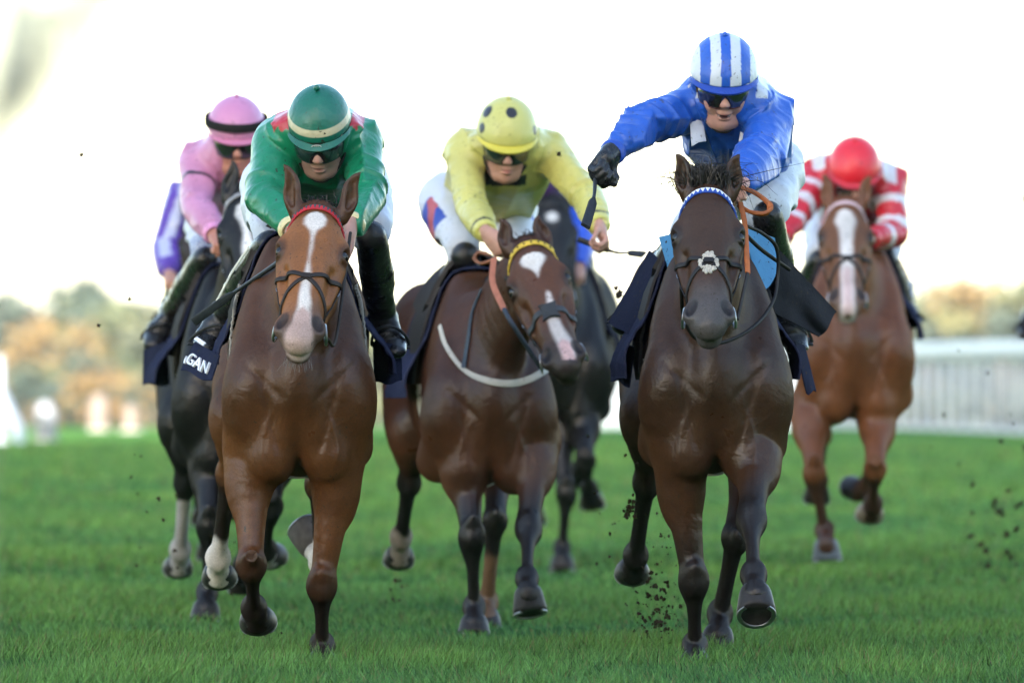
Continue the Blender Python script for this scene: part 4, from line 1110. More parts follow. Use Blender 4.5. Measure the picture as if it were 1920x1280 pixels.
    if mo == 'grin':
        b = MB(); xs_ = np.linspace(-.020, .020, 15); b.strap(np.array([Hd(x, .0985 - 9 * x * x, -.0718 + 11 * x * x) for x in xs_]), .0062, .003, np.array([f + s * x * 15 for x in xs_]), (.34, .30, .25))
        b.build('teeth', M['rubber'], ob)
    # ---- silks
    hz = sp.get('hs', h * 1.25); S2 = SDF(lo, hi, hz)
    S2.add(chain([mid - bd * .05, tq[1] , tq[2], lerp(tq[2], pel, .8)], [(.165, .098), (.178, .118), (.162, .116), (.155, .118)], sdx, 3), .03)
    S2.add(ecap(mid + bd * .03 - up * .085, lerp(mid, pel, .62) - up * sp.get('hang', .10), sdx, (.155, .075), (.15, .07)), .06)
    S2.add(chain([lerp(Hd(0, -.03, -.08), nk, .35), nk], [(.070, .066), (.10, .08)], s, 1), .03)
    for i in range(2):
        a, e, w = arms[i]; pf = sp.get('puff', 1.0)
        we = w - U(w - e) * .015
        S2.add(chain([lerp(mid, a, .5), a, lerp(a, e, .5), e, lerp(e, we, .5), lerp(e, we, .88), we], [.085, .079 * pf, .069 * pf, .062 * pf, .057 * pf, .044, .036], sdx, 3), .028)
        S2.clip(we + U(w - e) * .004, U(w - e)) if False else None
    # open neck
    S2.add(chain([Hd(0, .0, -.06), lerp(Hd(0, 0, -.08), nk, .4)], [(.068, .072), (.062, .060)], s, 1), .01, sub=True)
    V, Q = S2.mesh(1); N = S2.grad(V)
    ax = np.zeros_like(V); au = np.full(len(V), -1.0); aw = np.full(len(V), 9.0); side = np.zeros(len(V))
    for i in range(2):
        for j in range(2):
            A, B = arms[i][j], arms[i][j + 1]; ab = B - A; t = np.clip(((V - A) @ ab) / (ab @ ab), 0, 1); d = np.linalg.norm(V - A - t[:, None] * ab, axis=1)
            mm = d < aw; aw[mm] = d[mm]; au[mm] = j + t[mm]; side[mm] = i; ax[mm] = U(ab)
    arm = aw < .10
    # folds: rings crowding round the elbows, long drawn folds over the back and breast
    ringf = 1 - np.abs(np.sin(au * 13 + 2.2 * wav(V, 9, 2) + 1.5 * side)); nearel = np.exp(-((au - .95) / .38) ** 2) + .8 * np.exp(-((au - 1.85) / .18) ** 2) + .25
    q = V - np.outer(V @ bd, bd) * .75; q[:, 2] *= .8; longf = np.clip(1 - np.abs(wav(q, 24, 4)), 0, 1); am = sst(.0, .12, au) * arm
    ringf = np.clip(ringf * (.55 + .45 * wav(V, 15, 6)), 0, 1); disp = am * (.007 * (ringf ** 2 - .2) * nearel + .008 * (np.clip(1 - np.abs(wav(V - ax * (tt_ := (V * ax).sum(1))[:, None] * .8, 30, 3)), 0, 1) ** 2 - .35)) + (1 - am) * .013 * (longf ** 2.5 - .3) + .006 * wav(V, 7, 1)
    Vn = V + N * (1.6 * sp.get('fold', 1.0) * disp)[:, None]
    col = np.array(sp['silk'](V, dict(au=au, arm=arm, side=side, mid=mid, bd=bd, sdx=sdx, N=N, Hd=Hd, s=s, u=u, f=f, sh=sh, arms=arms)))
    me = mesh_np('silks', Vn, Q, col); so_ = link('silks', me, M['silk'], ob)
    # cuffs
    for i in range(2):
        a, e, w = arms[i]; d = U(w - e); b = MB(); c = w - d * .016
        n0 = U(np.cross(d, up)); n1 = np.cross(d, n0)
        ring = lambda t, r: np.array([c + d * t + r * (math.cos(g) * n0 + math.sin(g) * n1) for g in np.linspace(0, 2 * np.pi, 20, endpoint=False)])
        b.loft([ring(-.012, .040), ring(-.004, .044), ring(.012, .043), ring(.02, .038), ring(.018, .032), ring(.0, .031)], sp.get('cuff', (.6, .6, .6)), cap=False)
        b.build('cuff', M['silk'], so_)
    for extra in sp.get('extras', []): extra(Rr, S2, so_, sp)
    # ---- breeches
    S3 = SDF(lo, hi, hz)
    S3.add(chain([lerp(tq[2], pel, .45), pel], [(.138, .105), (.165, .125)], sdx, 2), .03)
    for i in range(2):
        hp, kn, an, to = legs[i]; kb = lerp(kn, an, sp.get('bre', .06) + .12)
        S3.add(chain([lerp(pel, hp, .6), hp, lerp(hp, kn, .5), lerp(hp, kn, .85), kb], [.11, .106, .092, .074, .066], sdx, 3), .04)
    for i in range(2):
        hp, kn, an, to = legs[i]; td = U(an - kn); S3.add(ell(lerp(kn, an, sp.get('bre', .06)) + td * .16, (.15, .15, .16), [sdx, np.cross(td, sdx), td]), .006, sub=True)
    V, Q = S3.mesh(1); N = S3.grad(V)
    V2 = V + N * (.007 * (1 - 2 * np.abs(wav(V * np.array([1, .6, 1.3]), 24, 4))) + .003 * wav(V, 55, 2))[:, None]
    col = np.repeat(np.array([sp.get('brecol', (.50, .52, .57))]), len(V), 0)
    if 'brefn' in sp: col = sp['brefn'](V, col, Rr)
    me = mesh_np('breeches', V2, Q, col); link('breeches', me, M['breeches'], ob)
    # ---- boots
    for i in range(2):
        hp, kn, an, to = legs[i]; fd = U(to - an); sh_ = U(an - kn); S4 = SDF(np.min(legs[i][1:], 0) - .17, np.max(legs[i][1:], 0) + .17, hz)
        S4.add(chain([lerp(kn, an, -.02), lerp(kn, an, .08), lerp(kn, an, .2), lerp(kn, an, .45), lerp(kn, an, .8), an], [.050, .054, .055, .055, .043, .041], sdx, 3), .01)
        heel = an + sh_ * .045 - fd * .035; ball = an + sh_ * .055 + fd * .12; tip = an + sh_ * .055 + fd * .185
        S4.add(chain([an, lerp(an, ball, .5) - sh_ * .02, ball, tip], [(.043, .046), (.044, .044), (.046, .030), (.034, .022)], sdx, 3), .02)
        S4.add(ell(heel, (.036, .042, .034), [sdx, fd, sh_]), .02)
        V, Q = S4.mesh(1); N = S4.grad(V); t = np.clip(((V - kn) @ (an - kn)) / ((an - kn) @ (an - kn)), -.3, 1.3)
        V2 = V + N * (.004 * (1 - 2 * np.abs(wav(V * np.array([.6, .6, 1.8]), 40, 1))) * sst(.5, .2, np.abs(t - .9)) + .002 * wav(V, 30) + .0035 * sst(.36, .38, t))[:, None]
        c0 = np.array(sp.get('bootcol', (.012, .011, .011))); col = np.repeat(c0[None], len(V), 0)
        k = sst(.36, .40, t) * sst(.85, .75, t) * sst(-.1, .6, wav(V, 13, 2)) * sp.get('mud', .3); col = lerp(col, np.array((.05, .035, .022)), k[:, None])
        me = mesh_np('boot', V2, Q, col); bo = link('boot', me, M['boot'], ob)
        if sp.get('piping') and i == 0:
            b = MB(); o = -sdx * .064
            b.strap(spline([lerp(kn, an, .02) - sdx * .066, lerp(kn, an, .3) - sdx * .067, lerp(kn, an, .6) - sdx * .058, lerp(kn, an, .85) - sdx * .05], 5), .012, .004, np.array([-sdx + np.array([0, -.3, 0])] * 16), (.6, .58, .5)); b.build('boot_piping', M['leather'], bo)
        # stirrup iron
        c = an + sh_ * .085 + fd * .10; b = MB()
        arch = [c + sdx * (.062 * math.cos(g)) - sh_ * (.13 * math.sin(g)) for g in np.linspace(0, math.pi, 16)]
        b.tube(arch, .0055, 6, (.03, .03, .03)); b.box(c, (.125, .05, .012), [sdx, fd, sh_], (.03, .03, .03)); b.build('stirrup_iron', M['leather'], bo)
    # ---- helmet under its silk cap
    cf = sp['cap']; n = 168 if h < .007 else 72; m = 54 if h < .007 else 24; rows = []; cols = []
    for j in range(m + 1):
        q = j / m * 1.62
        rg = []
        for i in range(n):
            g = 2 * math.pi * i / n; x = math.sin(q) * math.sin(g); y = math.sin(q) * math.cos(g); z = math.cos(q)
            ck = sp.get('capk', 1.0); p = np.array([x * .113 * ck, y * .134 * ck - .006, z * .122 * ck + .052 - .012 * y])
            if j == m: p[:2] *= .97
            seam = .0016 * math.exp(-((math.sin(3 * g)) / .12) ** 2) * (j > 1)
            p[:2] *= 1 - seam * 4
            rg.append(p); cols.append(cf(g, q, x, y, z))
        rows.append(np.array(rg))
    b = MB(); Vc = np.vstack(rows); wv = wav(Vc, 60, 1) * .0012 + .0025 * (1 - np.abs(wav(Vc * np.array([1, 1, .3]), 70, 3))) * sst(.09, .06, Vc[:, 2]); Vc = Vc * (1 + wv[:, None] * 4)
    F = [(j * n + i, (j + 1) * n + i, (j + 1) * n + (i + 1) % n, j * n + (i + 1) % n) for j in range(m) for i in range(n)]
    b.put(Hc + Vc @ np.array([s, f, u]), F, np.array(cols)); v, ff = uv_ball(Hd(0, -.006, .175), .011, 10, 6); b.put(v, ff, cf(0, 0, 0, 0, 1))
    oc = b.build('helmet_cap', M['cap'], ob)
    b = MB(); pk = sp.get('peak', (.3, .3, .3)); rings = []
    G = []
    for j in range(6):
        t = j / 5; row = []
        for i in range(25):
            g = -1.35 + 2.7 * i / 24; e = math.cos(g) ** .8 * .022 * sp.get('peaklen', 1.0)
            row.append(np.array([math.sin(g) * (.112 + .002 * t) * sp.get('capk', 1.0), math.cos(g) * .130 * sp.get('capk', 1.0) - .006 + e * t + .004 * t, (.044 - .012 * math.cos(g) - .010 * t - .006 * t * math.cos(g) ** 2)]))
        G.append(np.array(row) @ np.array([s, f, u]) + Hc)
    b.sheet(np.array(G), .007, pk); b.build('cap_peak', M['cap'], oc)
    # ---- goggles and chin strap
    G = []; gz = sp.get('gog', (-.042, .040))
    for j in range(7):
        z = lerp(gz[0], gz[1], j / 6); row = []
        for i in range(25):
            g = -1.25 + 2.5 * i / 24; notch = max(0, 1 - abs(g) / .22) * .030 * (1 - j / 6)
            bow = .010 * math.sin(math.pi * j / 6)
            row.append(Hd(math.sin(g) * (.084 + bow * .4), math.cos(g) * (.110 + bow) + .004, z + notch + .010 * (1 - math.cos(g)) * (1 - j / 3.)))
        G.append(row)
    b = MB(); b.sheet(np.array(G), .005); og = b.build('goggles', M['lens'], ob)
    G = np.array(G); b = MB(); b.tube(np.vstack([G[0], G[:, -1][1:], G[-1][::-1][1:], G[:, 0][::-1][1:-1]]), .0036, 6, sp.get('gogrim', (.02, .018, .018)), closed=True); b.build('goggle_frame', M['rubber'], og)
    g = np.linspace(1.2, 2 * math.pi - 1.2, 24); b = MB(); b.strap(np.array([Hd(math.sin(q) * .090, math.cos(q) * .112, .012) for q in g]), (.030), .004, np.array([s * math.sin(q) + f * math.cos(q) for q in g]), (.015, .015, .015)); b.build('goggle_strap', M['cloth'], og)
    if sp.get('second_goggles'):
        b = MB(); g = np.linspace(0, 2 * math.pi, 40, endpoint=False); b.strap(np.array([Hd(math.sin(q) * .120, math.cos(q) * .142 - .006, .080) for q in g]), .034, .006, np.array([s * math.sin(q) + f * math.cos(q) for q in g]), (.012, .012, .013), closed=True); b.build('spare_strap', M['cloth'], oc)
    if sp.get('emblem'): sp['emblem'](Rr, og)
    b = MB(); b.tube(spline([Hd(-.088, .012, .02), Hd(-.078, .035, -.06), Hd(-.035, .062, -.120), Hd(.0, .072, -.134), Hd(.035, .062, -.120), Hd(.078, .035, -.06), Hd(.088, .012, .02)], 5), .0052, 6, (.015, .014, .014)); b.build('chin_strap', M['leather'], ob)
    return Rr

def glove(Rr, i, wr, dr, pn, th, curl=1.0):
    S = SDF(wr - .16, wr + .16, .0042)
    hand(S, wr, dr, pn, th, curl, 1.06, .0035); d = U(wr - Rr.arms[i][1])
    S.add(chain([wr - d * .02, wr + d * .03], [.034, .031], (0, 1, .2), 1), .012)
    V, Q = S.mesh(1); N = S.grad(V); V = V + N * (.0018 * wav(V, 90))[:, None]
    return link('glove', mesh_np('glove', V, Q, np.repeat(np.array([(.012, .012, .013)]), len(V), 0)), M['boot'], Rr.ob)

def whip(pts, label, r=.0085, flap=.016):
    p = spline(pts, 6) if len(pts) > 2 else np.array([lerp(np.array(pts[0]), np.array(pts[1]), t) for t in np.linspace(0, 1, 12)])
    n = len(p); w = np.interp(np.linspace(0, 1, n), [0, .25, .3, .62, .7, .98, 1], [1.15 * r, 1.1 * r, .8 * r, .55 * r, .6 * r, .5 * r, .4 * r])
    b = MB(); b.tube(p, w, 8, (.018, .020, .024)); o = b.build('whip', M['rubber'], None, base=p[0]); tag(o, label, 'whip', 'whips carried by the jockeys')
    k = int(n * .68); q = p[k:]; b = MB(); d = U(q[-1] - q[0]); ww = np.interp(np.linspace(0, 1, len(q)), [0, .15, 1], [.4, 1, 1.15]) * flap * 2
    b.strap(q, ww, .012, np.tile((.2, -1, .1), (len(q), 1)), (.022, .025, .030)); b.build('whip_pad', M['leather'], o)
    b = MB(); b.tube(p[:int(n * .27) + 1], r * 1.5, 8, (.014, .014, .015)); b.build('whip_grip', M['rubber'], o)
    return o
# ------------------------------------------------------------------ the field (pixels of the photograph, distances in metres)
SP = {}
SP['blue'] = dict(D=27.6, chest=(1338, 888), poll=(1327, 348), muzzle=(1330, 600), eyeL=(1267, 437), eyeR=(1392, 435),
    earb=((1285, 352), (1373, 350)), ears=((1266, 288), (1388, 290)), yaw=-1.0, forelock='wild', tailsway=.1,
    label='dark bay racehorse with a plain face and wild forelock, ridden by the jockey in blue',
    legs=[dict(px=[(1270, 850), (1301, 1092), (1303, 1212), (1303, 1236), (1303, 1258)], sg=[0, 1, -1, -1], D=.12),
          dict(px=[(1420, 840), (1409, 972), (1413, 1078), (1416, 1106), (1419, 1143)], sg=[-1, -1, -1, -1], D=.10),
          dict(px=[(1205, 800), (1212, 905), (1192, 1040), (1188, 1066), (1185, 1090)], sg=[1, 1, 1, 1], D=1.25),
          dict(px=[(1450, 830), (1379, 1008), (1350, 1150), (1347, 1182), (1343, 1222)], sg=[-1, 1, -1, -1], D=1.25)],
    col=dict(base=(.034, .0155, .0080), light=(.058, .0245, .0105), points=(.011, .0085, .008), face=(.048, .023, .012), leg=(.3, 1.0), muzcol=(.060, .052, .050)))
SP['green'] = dict(D=27.6, chest=(567, 893), poll=(597, 380), muzzle=(558, 626), eyeL=(527, 463), eyeR=(645, 467), whisk=True,
    earb=((553, 388), (648, 392)), ears=((531, 308), (677, 324)), yaw=-2.0,
    label='bright bay racehorse with a heart shaped star and narrow blaze, under the green jockey',
    legs=[dict(px=[(468, 850), (471, 1062), (476, 1138), (480, 1156), (485, 1182)], sg=[-1, 1, 1, 1], D=.14),
          dict(px=[(638, 850), (603, 1100), (604, 1212), (604, 1236), (604, 1260)], sg=[0, 1, -1, -1], D=.12),
          dict(px=[(413, 800), (430, 890), (409, 1045), (409, 1072), (412, 1098)], sg=[1, 1, 1, 1], D=1.25, sock=1.72),
          dict(px=[(610, 830), (597, 908), (602, 1052), (588, 1028), (569, 996)], sg=[1, 1, 1, 1], D=1.25, sock=1.72, hoofcol=(.10, .085, .075))],
    col=dict(base=(.064, .024, .0088), light=(.112, .041, .0125), points=(.014, .0085, .007), face=(.21, .080, .026), leg=(.75, 1.15), muzcol=(.07, .055, .05), muz=.8,
        marks=[([(.055, 0, -.01), (.065, 0, .028), (.085, 0, .041), (.115, 0, .038), (.145, 0, .012), (.17, 0, .004), (.28, .0, .0025), (.33, .0, .008), (.40, .002, .015), (.46, .004, .022), (.55, .004, .026), (.62, 0, .030)], (.58, .53, .49), .010),
               ([(.46, .004, -.01), (.50, .004, .024), (.545, .003, .030), (.575, 0, .046), (.64, 0, .05)], (.42, .29, .25), .011)]))
SP['yellow'] = dict(D=31.2, chest=(920, 912), poll=(985, 447), muzzle=(1061, 680), eyeL=(966, 541), eyeR=(1073, 535), hyaw=-.12,
    earb=((950, 458), (1022, 452)), ears=((936, 410), (1012, 402)), yaw=-5.5, h=.0075,
    label='bay racehorse with a triangular star and turned head, under the yellow jockey',
    legs=[dict(px=[(868, 850), (885, 1008), (889, 1140), (889, 1163), (889, 1192)], sg=[-1, 1, -1, -1], D=.14),
          dict(px=[(1006, 830), (991, 990), (988, 1085), (990, 1106), (996, 1148)], sg=[-1, -1, -1, -1], D=.10),
          dict(px=[(768, 800), (767, 905), (752, 1005), (750, 1038), (748, 1062)], sg=[1, 1, 1, 1], D=1.25, sock=1.85, sockcol=(.22, .18, .15)),
          dict(px=[(945, 880), (928, 975), (913, 1130), (912, 1152), (912, 1180)], sg=[-1, 1, -1, -1], D=1.25, sock=1.35, sockcol=(.12, .065, .035))],
    col=dict(base=(.043, .0165, .0085), light=(.078, .028, .0115), points=(.010, .008, .008), face=(.085, .032, .014), leg=(.3, .9), muzcol=(.035, .025, .022),
        marks=[([(.082, 0, -.02), (.09, 0, .040), (.105, 0, .052), (.125, 0, .046), (.16, 0, .018), (.18, .0, .008), (.205, 0, .002), (.21, 0, -.02)], (.58, .55, .52), .008),
               ([(.255, .016, -.01), (.28, .016, .007), (.33, .014, .014), (.39, .004, .017), (.45, .008, .024), (.50, .016, .026), (.57, .02, .022)], (.55, .50, .47), .010),
               ([(.48, .012, -.01), (.51, .014, .022), (.58, .016, .022)], (.55, .36, .34), .01)]))
SP['pink'] = dict(D=32.6, chest=(452, 885), poll=(462, 352), muzzle=(470, 596), eyeL=(413, 432), eyeR=(520, 432), h=.0085,
    earb=((428, 360), (497, 360)), ears=((434, 298), (505, 300)), yaw=-4.0,
    label='black racehorse with a white star and stripe, under the pink jockey',
    legs=[dict(px=[(395, 850), (392, 988), (388, 1112), (386, 1135), (385, 1166)], sg=[-1, 1, -1, -1], D=.14),
          dict(px=[(515, 840), (507, 950), (498, 1028), (501, 1040), (512, 1058)], sg=[-1, 1, 1, 1], D=.12, sock=2.3, sockcol=(.3, .28, .27)),
          dict(px=[(335, 810), (347, 905), (338, 1030), (336, 1056), (333, 1078)], sg=[1, 1, 1, 1], D=1.25, sock=1.2, sockcol=(.30, .28, .27)),
          dict(px=[(490, 850), (470, 930), (455, 1060), (455, 1080), (455, 1112)], sg=[1, 1, 1, 1], D=1.25)],
    col=dict(base=(0.0070, 0.0060, 0.0060), points=(.009, .0085, .009), leg=(.3, .9), muzcol=(.012, .011, .011),
        marks=[([(.07, -.01, -.01), (.09, -.01, .030), (.13, -.01, .036), (.16, -.008, .020), (.22, -.005, .014), (.28, 0, .024), (.40, 0, .022), (.44, 0, -.01)], (.60, .58, .56), .010)]))
SP['red'] = dict(D=36.5, chest=(1598, 784), poll=(1585, 372), muzzle=(1590, 570), eyeL=(1540, 450), eyeR=(1632, 450), h=.0095,
    earb=((1553, 378), (1618, 376)), ears=((1541, 325), (1636, 328)), yaw=2.5,
    label='chestnut racehorse with a broad white blaze, under the red and white jockey',
    legs=[dict(px=[(1518, 770), (1527, 888), (1546, 995), (1549, 1015), (1552, 1062)], sg=[-1, 1, -1, -1], D=.14, hoofcol=(.10, .11, .13)),
          dict(px=[(1645, 775), (1641, 880), (1637, 942), (1635, 955), (1629, 977)], sg=[-1, 1, 1, 1], D=.12, hoofcol=(.18, .13, .09)),
          dict(px=[(1545, 730), (1540, 815), (1535, 900), (1533, 915), (1530, 945)], sg=[1, 1, 1, 1], D=1.25),
          dict(px=[(1650, 740), (1640, 820), (1624, 912), (1612, 920), (1596, 928)], sg=[1, 1, 1, 1], D=1.25)],
    col=dict(base=(.125, .042, .016), light=(.15, .052, .019), points=(.03, .016, .012), face=(.125, .05, .02), leg=(.95, 1.2), legmax=.85, muzcol=(.10, .07, .06), muz=.6, eartip=.2, mane=(.10, .04, .018),
        marks=[([(.07, -.004, -.01), (.09, -.004, .030), (.14, -.004, .045), (.20, .0, .030), (.30, .0, .024), (.40, .0, .028), (.62, .0, .030)], (.58, .55, .53), .012),
               ([(.38, 0, -.01), (.42, 0, .022), (.62, 0, .024)], (.46, .34, .33), .016)]))
SP['dark'] = dict(D=40.0, chest=(1046, 800), poll=(1034, 372), muzzle=(1046, 574), eyeL=(994, 440), eyeR=(1078, 440), h=.0105,
    earb=((1005, 378), (1062, 378)), ears=((996, 330), (1072, 332)), yaw=2.0,
    label='dark brown racehorse half hidden behind the jockey in yellow',
    legs=[dict(px=[(1040, 790), (1062, 925), (1054, 1028), (1054, 1046), (1054, 1070)], sg=[-1, 1, -1, -1], D=.14),
          dict(px=[(1092, 780), (1098, 865), (1105, 915), (1107, 927), (1111, 955)], sg=[-1, 1, 1, 1], D=.12),
          dict(px=[(1000, 760), (1000, 850), (1000, 940), (1000, 955), (1000, 985)], sg=[1, 1, 1, 1], D=1.25),
          dict(px=[(1090, 740), (1090, 800), (1085, 880), (1085, 890), (1085, 910)], sg=[1, 1, 1, 1], D=1.25)],
    col=dict(base=(0.0073, 0.0068, 0.0073), points=(.010, .010, .011), leg=(.3, .9), muzcol=(.02, .02, .02),
        marks=[([(.08, 0, -.01), (.10, 0, .026), (.13, 0, .026), (.16, 0, -.02)], (.5, .5, .5), .01)]))
SP['purple'] = dict(D=39.0, chest=(398, 800), poll=(378, 388), muzzle=(392, 598), eyeL=(339, 458), eyeR=(428, 458), h=.0105,
    earb=((350, 392), (405, 392)), ears=((342, 345), (415, 345)), yaw=0.0,
    label='brown racehorse almost hidden behind the black horse, ridden by the jockey in purple and white',
    legs=[dict(px=[(360, 790), (372, 905), (392, 1000), (392, 1020), (392, 1050)], sg=[-1, 1, 1, 1], D=.14),
          dict(px=[(440, 780), (440, 870), (440, 930), (440, 945), (440, 970)], sg=[-1, 1, 1, 1], D=.12),
          dict(px=[(370, 760), (375, 850), (380, 940), (380, 955), (380, 985)], sg=[1, 1, 1, 1], D=1.25),
          dict(px=[(440, 760), (440, 850), (440, 930), (440, 945), (440, 975)], sg=[1, 1, 1, 1], D=1.25)],
    col=dict(base=(0.0234, 0.0125, 0.0078), points=(.014, .012, .012), leg=(.3, .9)))

# an eighth runner, all but a boot beyond the right edge
def shifted(d, dx):
    if isinstance(d, dict): return {k: shifted(v, dx) for k, v in d.items()}
    if isinstance(d, list): return [shifted(v, dx) for v in d]
    if isinstance(d, tuple) and d and isinstance(d[0], tuple): return tuple(shifted(v, dx) for v in d)
    if isinstance(d, tuple) and len(d) in (2, 3) and isinstance(d[0], (int, float)) and d[0] > 150: return (d[0] + dx,) + d[1:]
    return d
SP['edge'] = shifted(SP['dark'], 992); SP['edge']['label'] = 'black racehorse almost wholly beyond the right edge of the picture'
# ------------------------------------------------------------------ who rides what
def ptd(V, c): return np.linalg.norm(V - c, axis=1)
def silk_green(V, k):
    c = np.repeat(np.array([(.0015, .17, .078)]), len(V), 0); red = np.array((.42, .018, .03))
    L = V - k['mid']; x = L @ k['sdx']; z = L[:, 2]
    m = sst(.095, .085, np.abs(np.abs(x) - .145)) * 0
    m = (np.abs(np.abs(x) - .118 - .10 * (z - .02)) < .022) & (k['N'][:, 1] < .9) & (k['au'] < .25)
    c[m] = red
    m = (np.abs(np.abs(x) - .105) < .014) & (z > -.17) & (z < .06) & (k['N'][:, 1] < -.1) & (k['au'] < .3); c[m] = red
    return c
def silk_blue(V, k):
    c = np.repeat(np.array([(.012, .085, .42)]), len(V), 0); w = np.array((.50, .53, .58))
    L = V - k['mid']; x = L @ k['sdx']
    m = (np.abs(np.abs(x) - .095) < .02) & (L[:, 2] > .03); c[m] = w
    return c
def silk_yellow(V, k):
    c = np.repeat(np.array([(.50, .455, .125)]), len(V), 0); bl = np.array((.014, .014, .018))
    m = k['arm'] & (np.abs(k['au'] - 1.84) < .022); c[m] = bl
    L = V - k['mid']; x = L @ k['sdx']
    m = (L[:, 2] < -.085) & (L[:, 2] > -.125) & (np.abs(x) < .075) & (k['N'][:, 1] < .2) & ~(k['arm'] & (k['au'] > .2)); c[m] = bl
    m = (ptd(V, k['Hd'](-.06, .0, -.135)) < .042); c[m] = bl
    return c
def silk_pink(V, k):
    c = np.repeat(np.array([(.50, .205, .33)]), len(V), 0); c = lerp(c, np.array((.44, .22, .40)), (sst(-.2, .9, wav(V, 14, 2)) * .5)[:, None])
    m = k['arm'] & (np.abs(k['au'] - .56) < .028); c[m] = (.02, .015, .02)
    return c
def silk_red(V, k):
    c = np.repeat(np.array([(.46, .010, .022)]), len(V), 0); w = np.array((.54, .51, .54)); au = k['au']
    m = k['arm'] & (((au > .42) & (au < .56)) | ((au > .80) & (au < .98)) | ((au > 1.35) & (au < 1.5))); c[m] = w
    L = V - k['mid']; x = np.abs(L @ k['sdx']); m = (np.abs(x - .155) < .03) & (au < .25); c[m] = w
    return c
def silk_purple(V, k):
    c = np.repeat(np.array([(.40, .41, .54)]), len(V), 0); pu = np.array((.09, .035, .30)); au = k['au']
    sd = np.zeros(len(V))
    for i in range(2):
        d = U(k['arms'][i][1] - k['arms'][i][0]); n = U(np.cross(d, (0, 1, 0)))
        for j in range(2):
            m = k['side'] == i; A = k['arms'][i][0 if j == 0 else 1]; d2 = U(k['arms'][i][j + 1] - A); n2 = U(np.cross(d2, (0, 1, 0))); q = (V - A) @ n2; mm = m & ((au < 1) if j == 0 else (au >= 1)); sd[mm] = q[mm]
    c[(np.abs(np.abs(sd) - .05) < .022)] = pu
    c[(au > 1.72)] = pu
    return c
def silk_dark(V, k):
    c = np.repeat(np.array([(.03, .014, .05)]), len(V), 0); c[k['arm'] & (k['au'] > .3)] = (.010, .06, .42); return c
def cap_plain(col, band=None):
    def fn(g, q, x, y, z):
        if band and 1.22 < q < 1.42: return band
        return col
    return fn
def cap_blue(g, q, x, y, z):
    a = math.atan2(x, max(.28, abs(z) + .15 * abs(y)))              # fore-and-aft stripes
    b = int(math.floor((x * 1.0 + .145) / .29)); 
    return (.012, .085, .42) if b % 2 == 0 else (.52, .55, .59)
def cap_yellow(g, q, x, y, z):
    for cg, cq, r in ((.12, .58, .19), (-1.3, .82, .2), (-1.12, 1.32, .16), (1.15, 1.34, .16), (2.4, .7, .2), (-2.3, .8, .2)):
        d = np.array([math.sin(cq) * math.sin(cg), math.sin(cq) * math.cos(cg), math.cos(cq)])
        if math.dist(d, (x, y, z)) < r: return (.014, .014, .018)
    return (.49, .46, .13)
# embellishments
def collar_blue(Rr, S2, so_, sp):
    rr = Rr
    for m in (-1, 1):
        p0, p1, p2 = rr.Hd(m * .098, -.05, .0), rr.Hd(m * .088, .02, -.10), rr.Hd(m * .078, .07, -.170)
        g = []
        for t in np.linspace(0, 1, 9):
            c = lerp(lerp(p0, p1, t), lerp(p1, p2, t), t); w = .036 + .016 * t; sd = U(rr.hs * m * .9 + rr.hf * .4)
            g.append([c - sd * w * .5, c, c + sd * w * .5 - rr.hu * .012])
        b = MB(); b.sheet(np.array(g), .006, (.50, .53, .58)); b.build('collar', M['silk'], so_)
def bre_yellow(V, c, Rr):
    hp, kn = Rr.legs[0][0], Rr.legs[0][1]; t = ((V - hp) @ (kn - hp)) / ((kn - hp) @ (kn - hp))
    m = (t > .22) & (t < .62) & (((V - lerp(hp, kn, .4)) @ U(np.array([-1, -.35, .0]))) > .068); c = c.copy(); c[m] = (.02, .05, .30)
    k = m & (wav(V, 36, 2) > .75); c[k] = (.38, .06, .07)
    hp, kn = Rr.legs[1][0], Rr.legs[1][1]; t = ((V - hp) @ (kn - hp)) / ((kn - hp) @ (kn - hp)); m = (t > .2) & (t < .5) & (((V - lerp(hp, kn, .35)) @ U(np.array([.5, -1, .3]))) > .06); c[m] = (.02, .05, .30)
    return c
def bre_pink(V, c, Rr):
    hp, kn = Rr.legs[0][0], Rr.legs[0][1]; mid_ = lerp(hp, kn, .75); d = np.linalg.norm(V - mid_ - np.array([-.04, -.08, 0]), axis=1)
    m = (d < .07) & (np.sin((V[:, 0] * .6 + V[:, 2]) * 420) > .2); c = c.copy(); c[m] = (.06, .08, .24); return c
def emb_oval(Rr, og):
    b = MB(); b.tube([Rr.Hd(.016 * math.cos(q), .1245, .026 + .0075 * math.sin(q)) for q in np.linspace(0, 6.283, 18, endpoint=False)], .0016, 5, (.5, .47, .42), closed=True)
    for x in (-.008, 0, .008): b.tube([Rr.Hd(x, .1245, .021), Rr.Hd(x * .6, .1245, .031)], .0014, 5, (.5, .47, .42))
    b.build('goggle_badge', M['rubber'], og)
def emb_letters(Rr, og):
    b = MB()
    def st(pts): b.tube([Rr.Hd(x, .1245, z) for x, z in pts], .0014, 5, (.5, .48, .45))
    st([(-.016, .032), (-.016, .023), (-.009, .023), (-.009, .032)]); st([(-.004, .029), (-.004, .023), (.003, .023), (.003, .029), (-.004, .029)]); st([(.008, .022), (.008, .032), (.015, .032), (.015, .027), (.008, .027)])
    b.build('goggle_badge', M['rubber'], og)
RP = {}
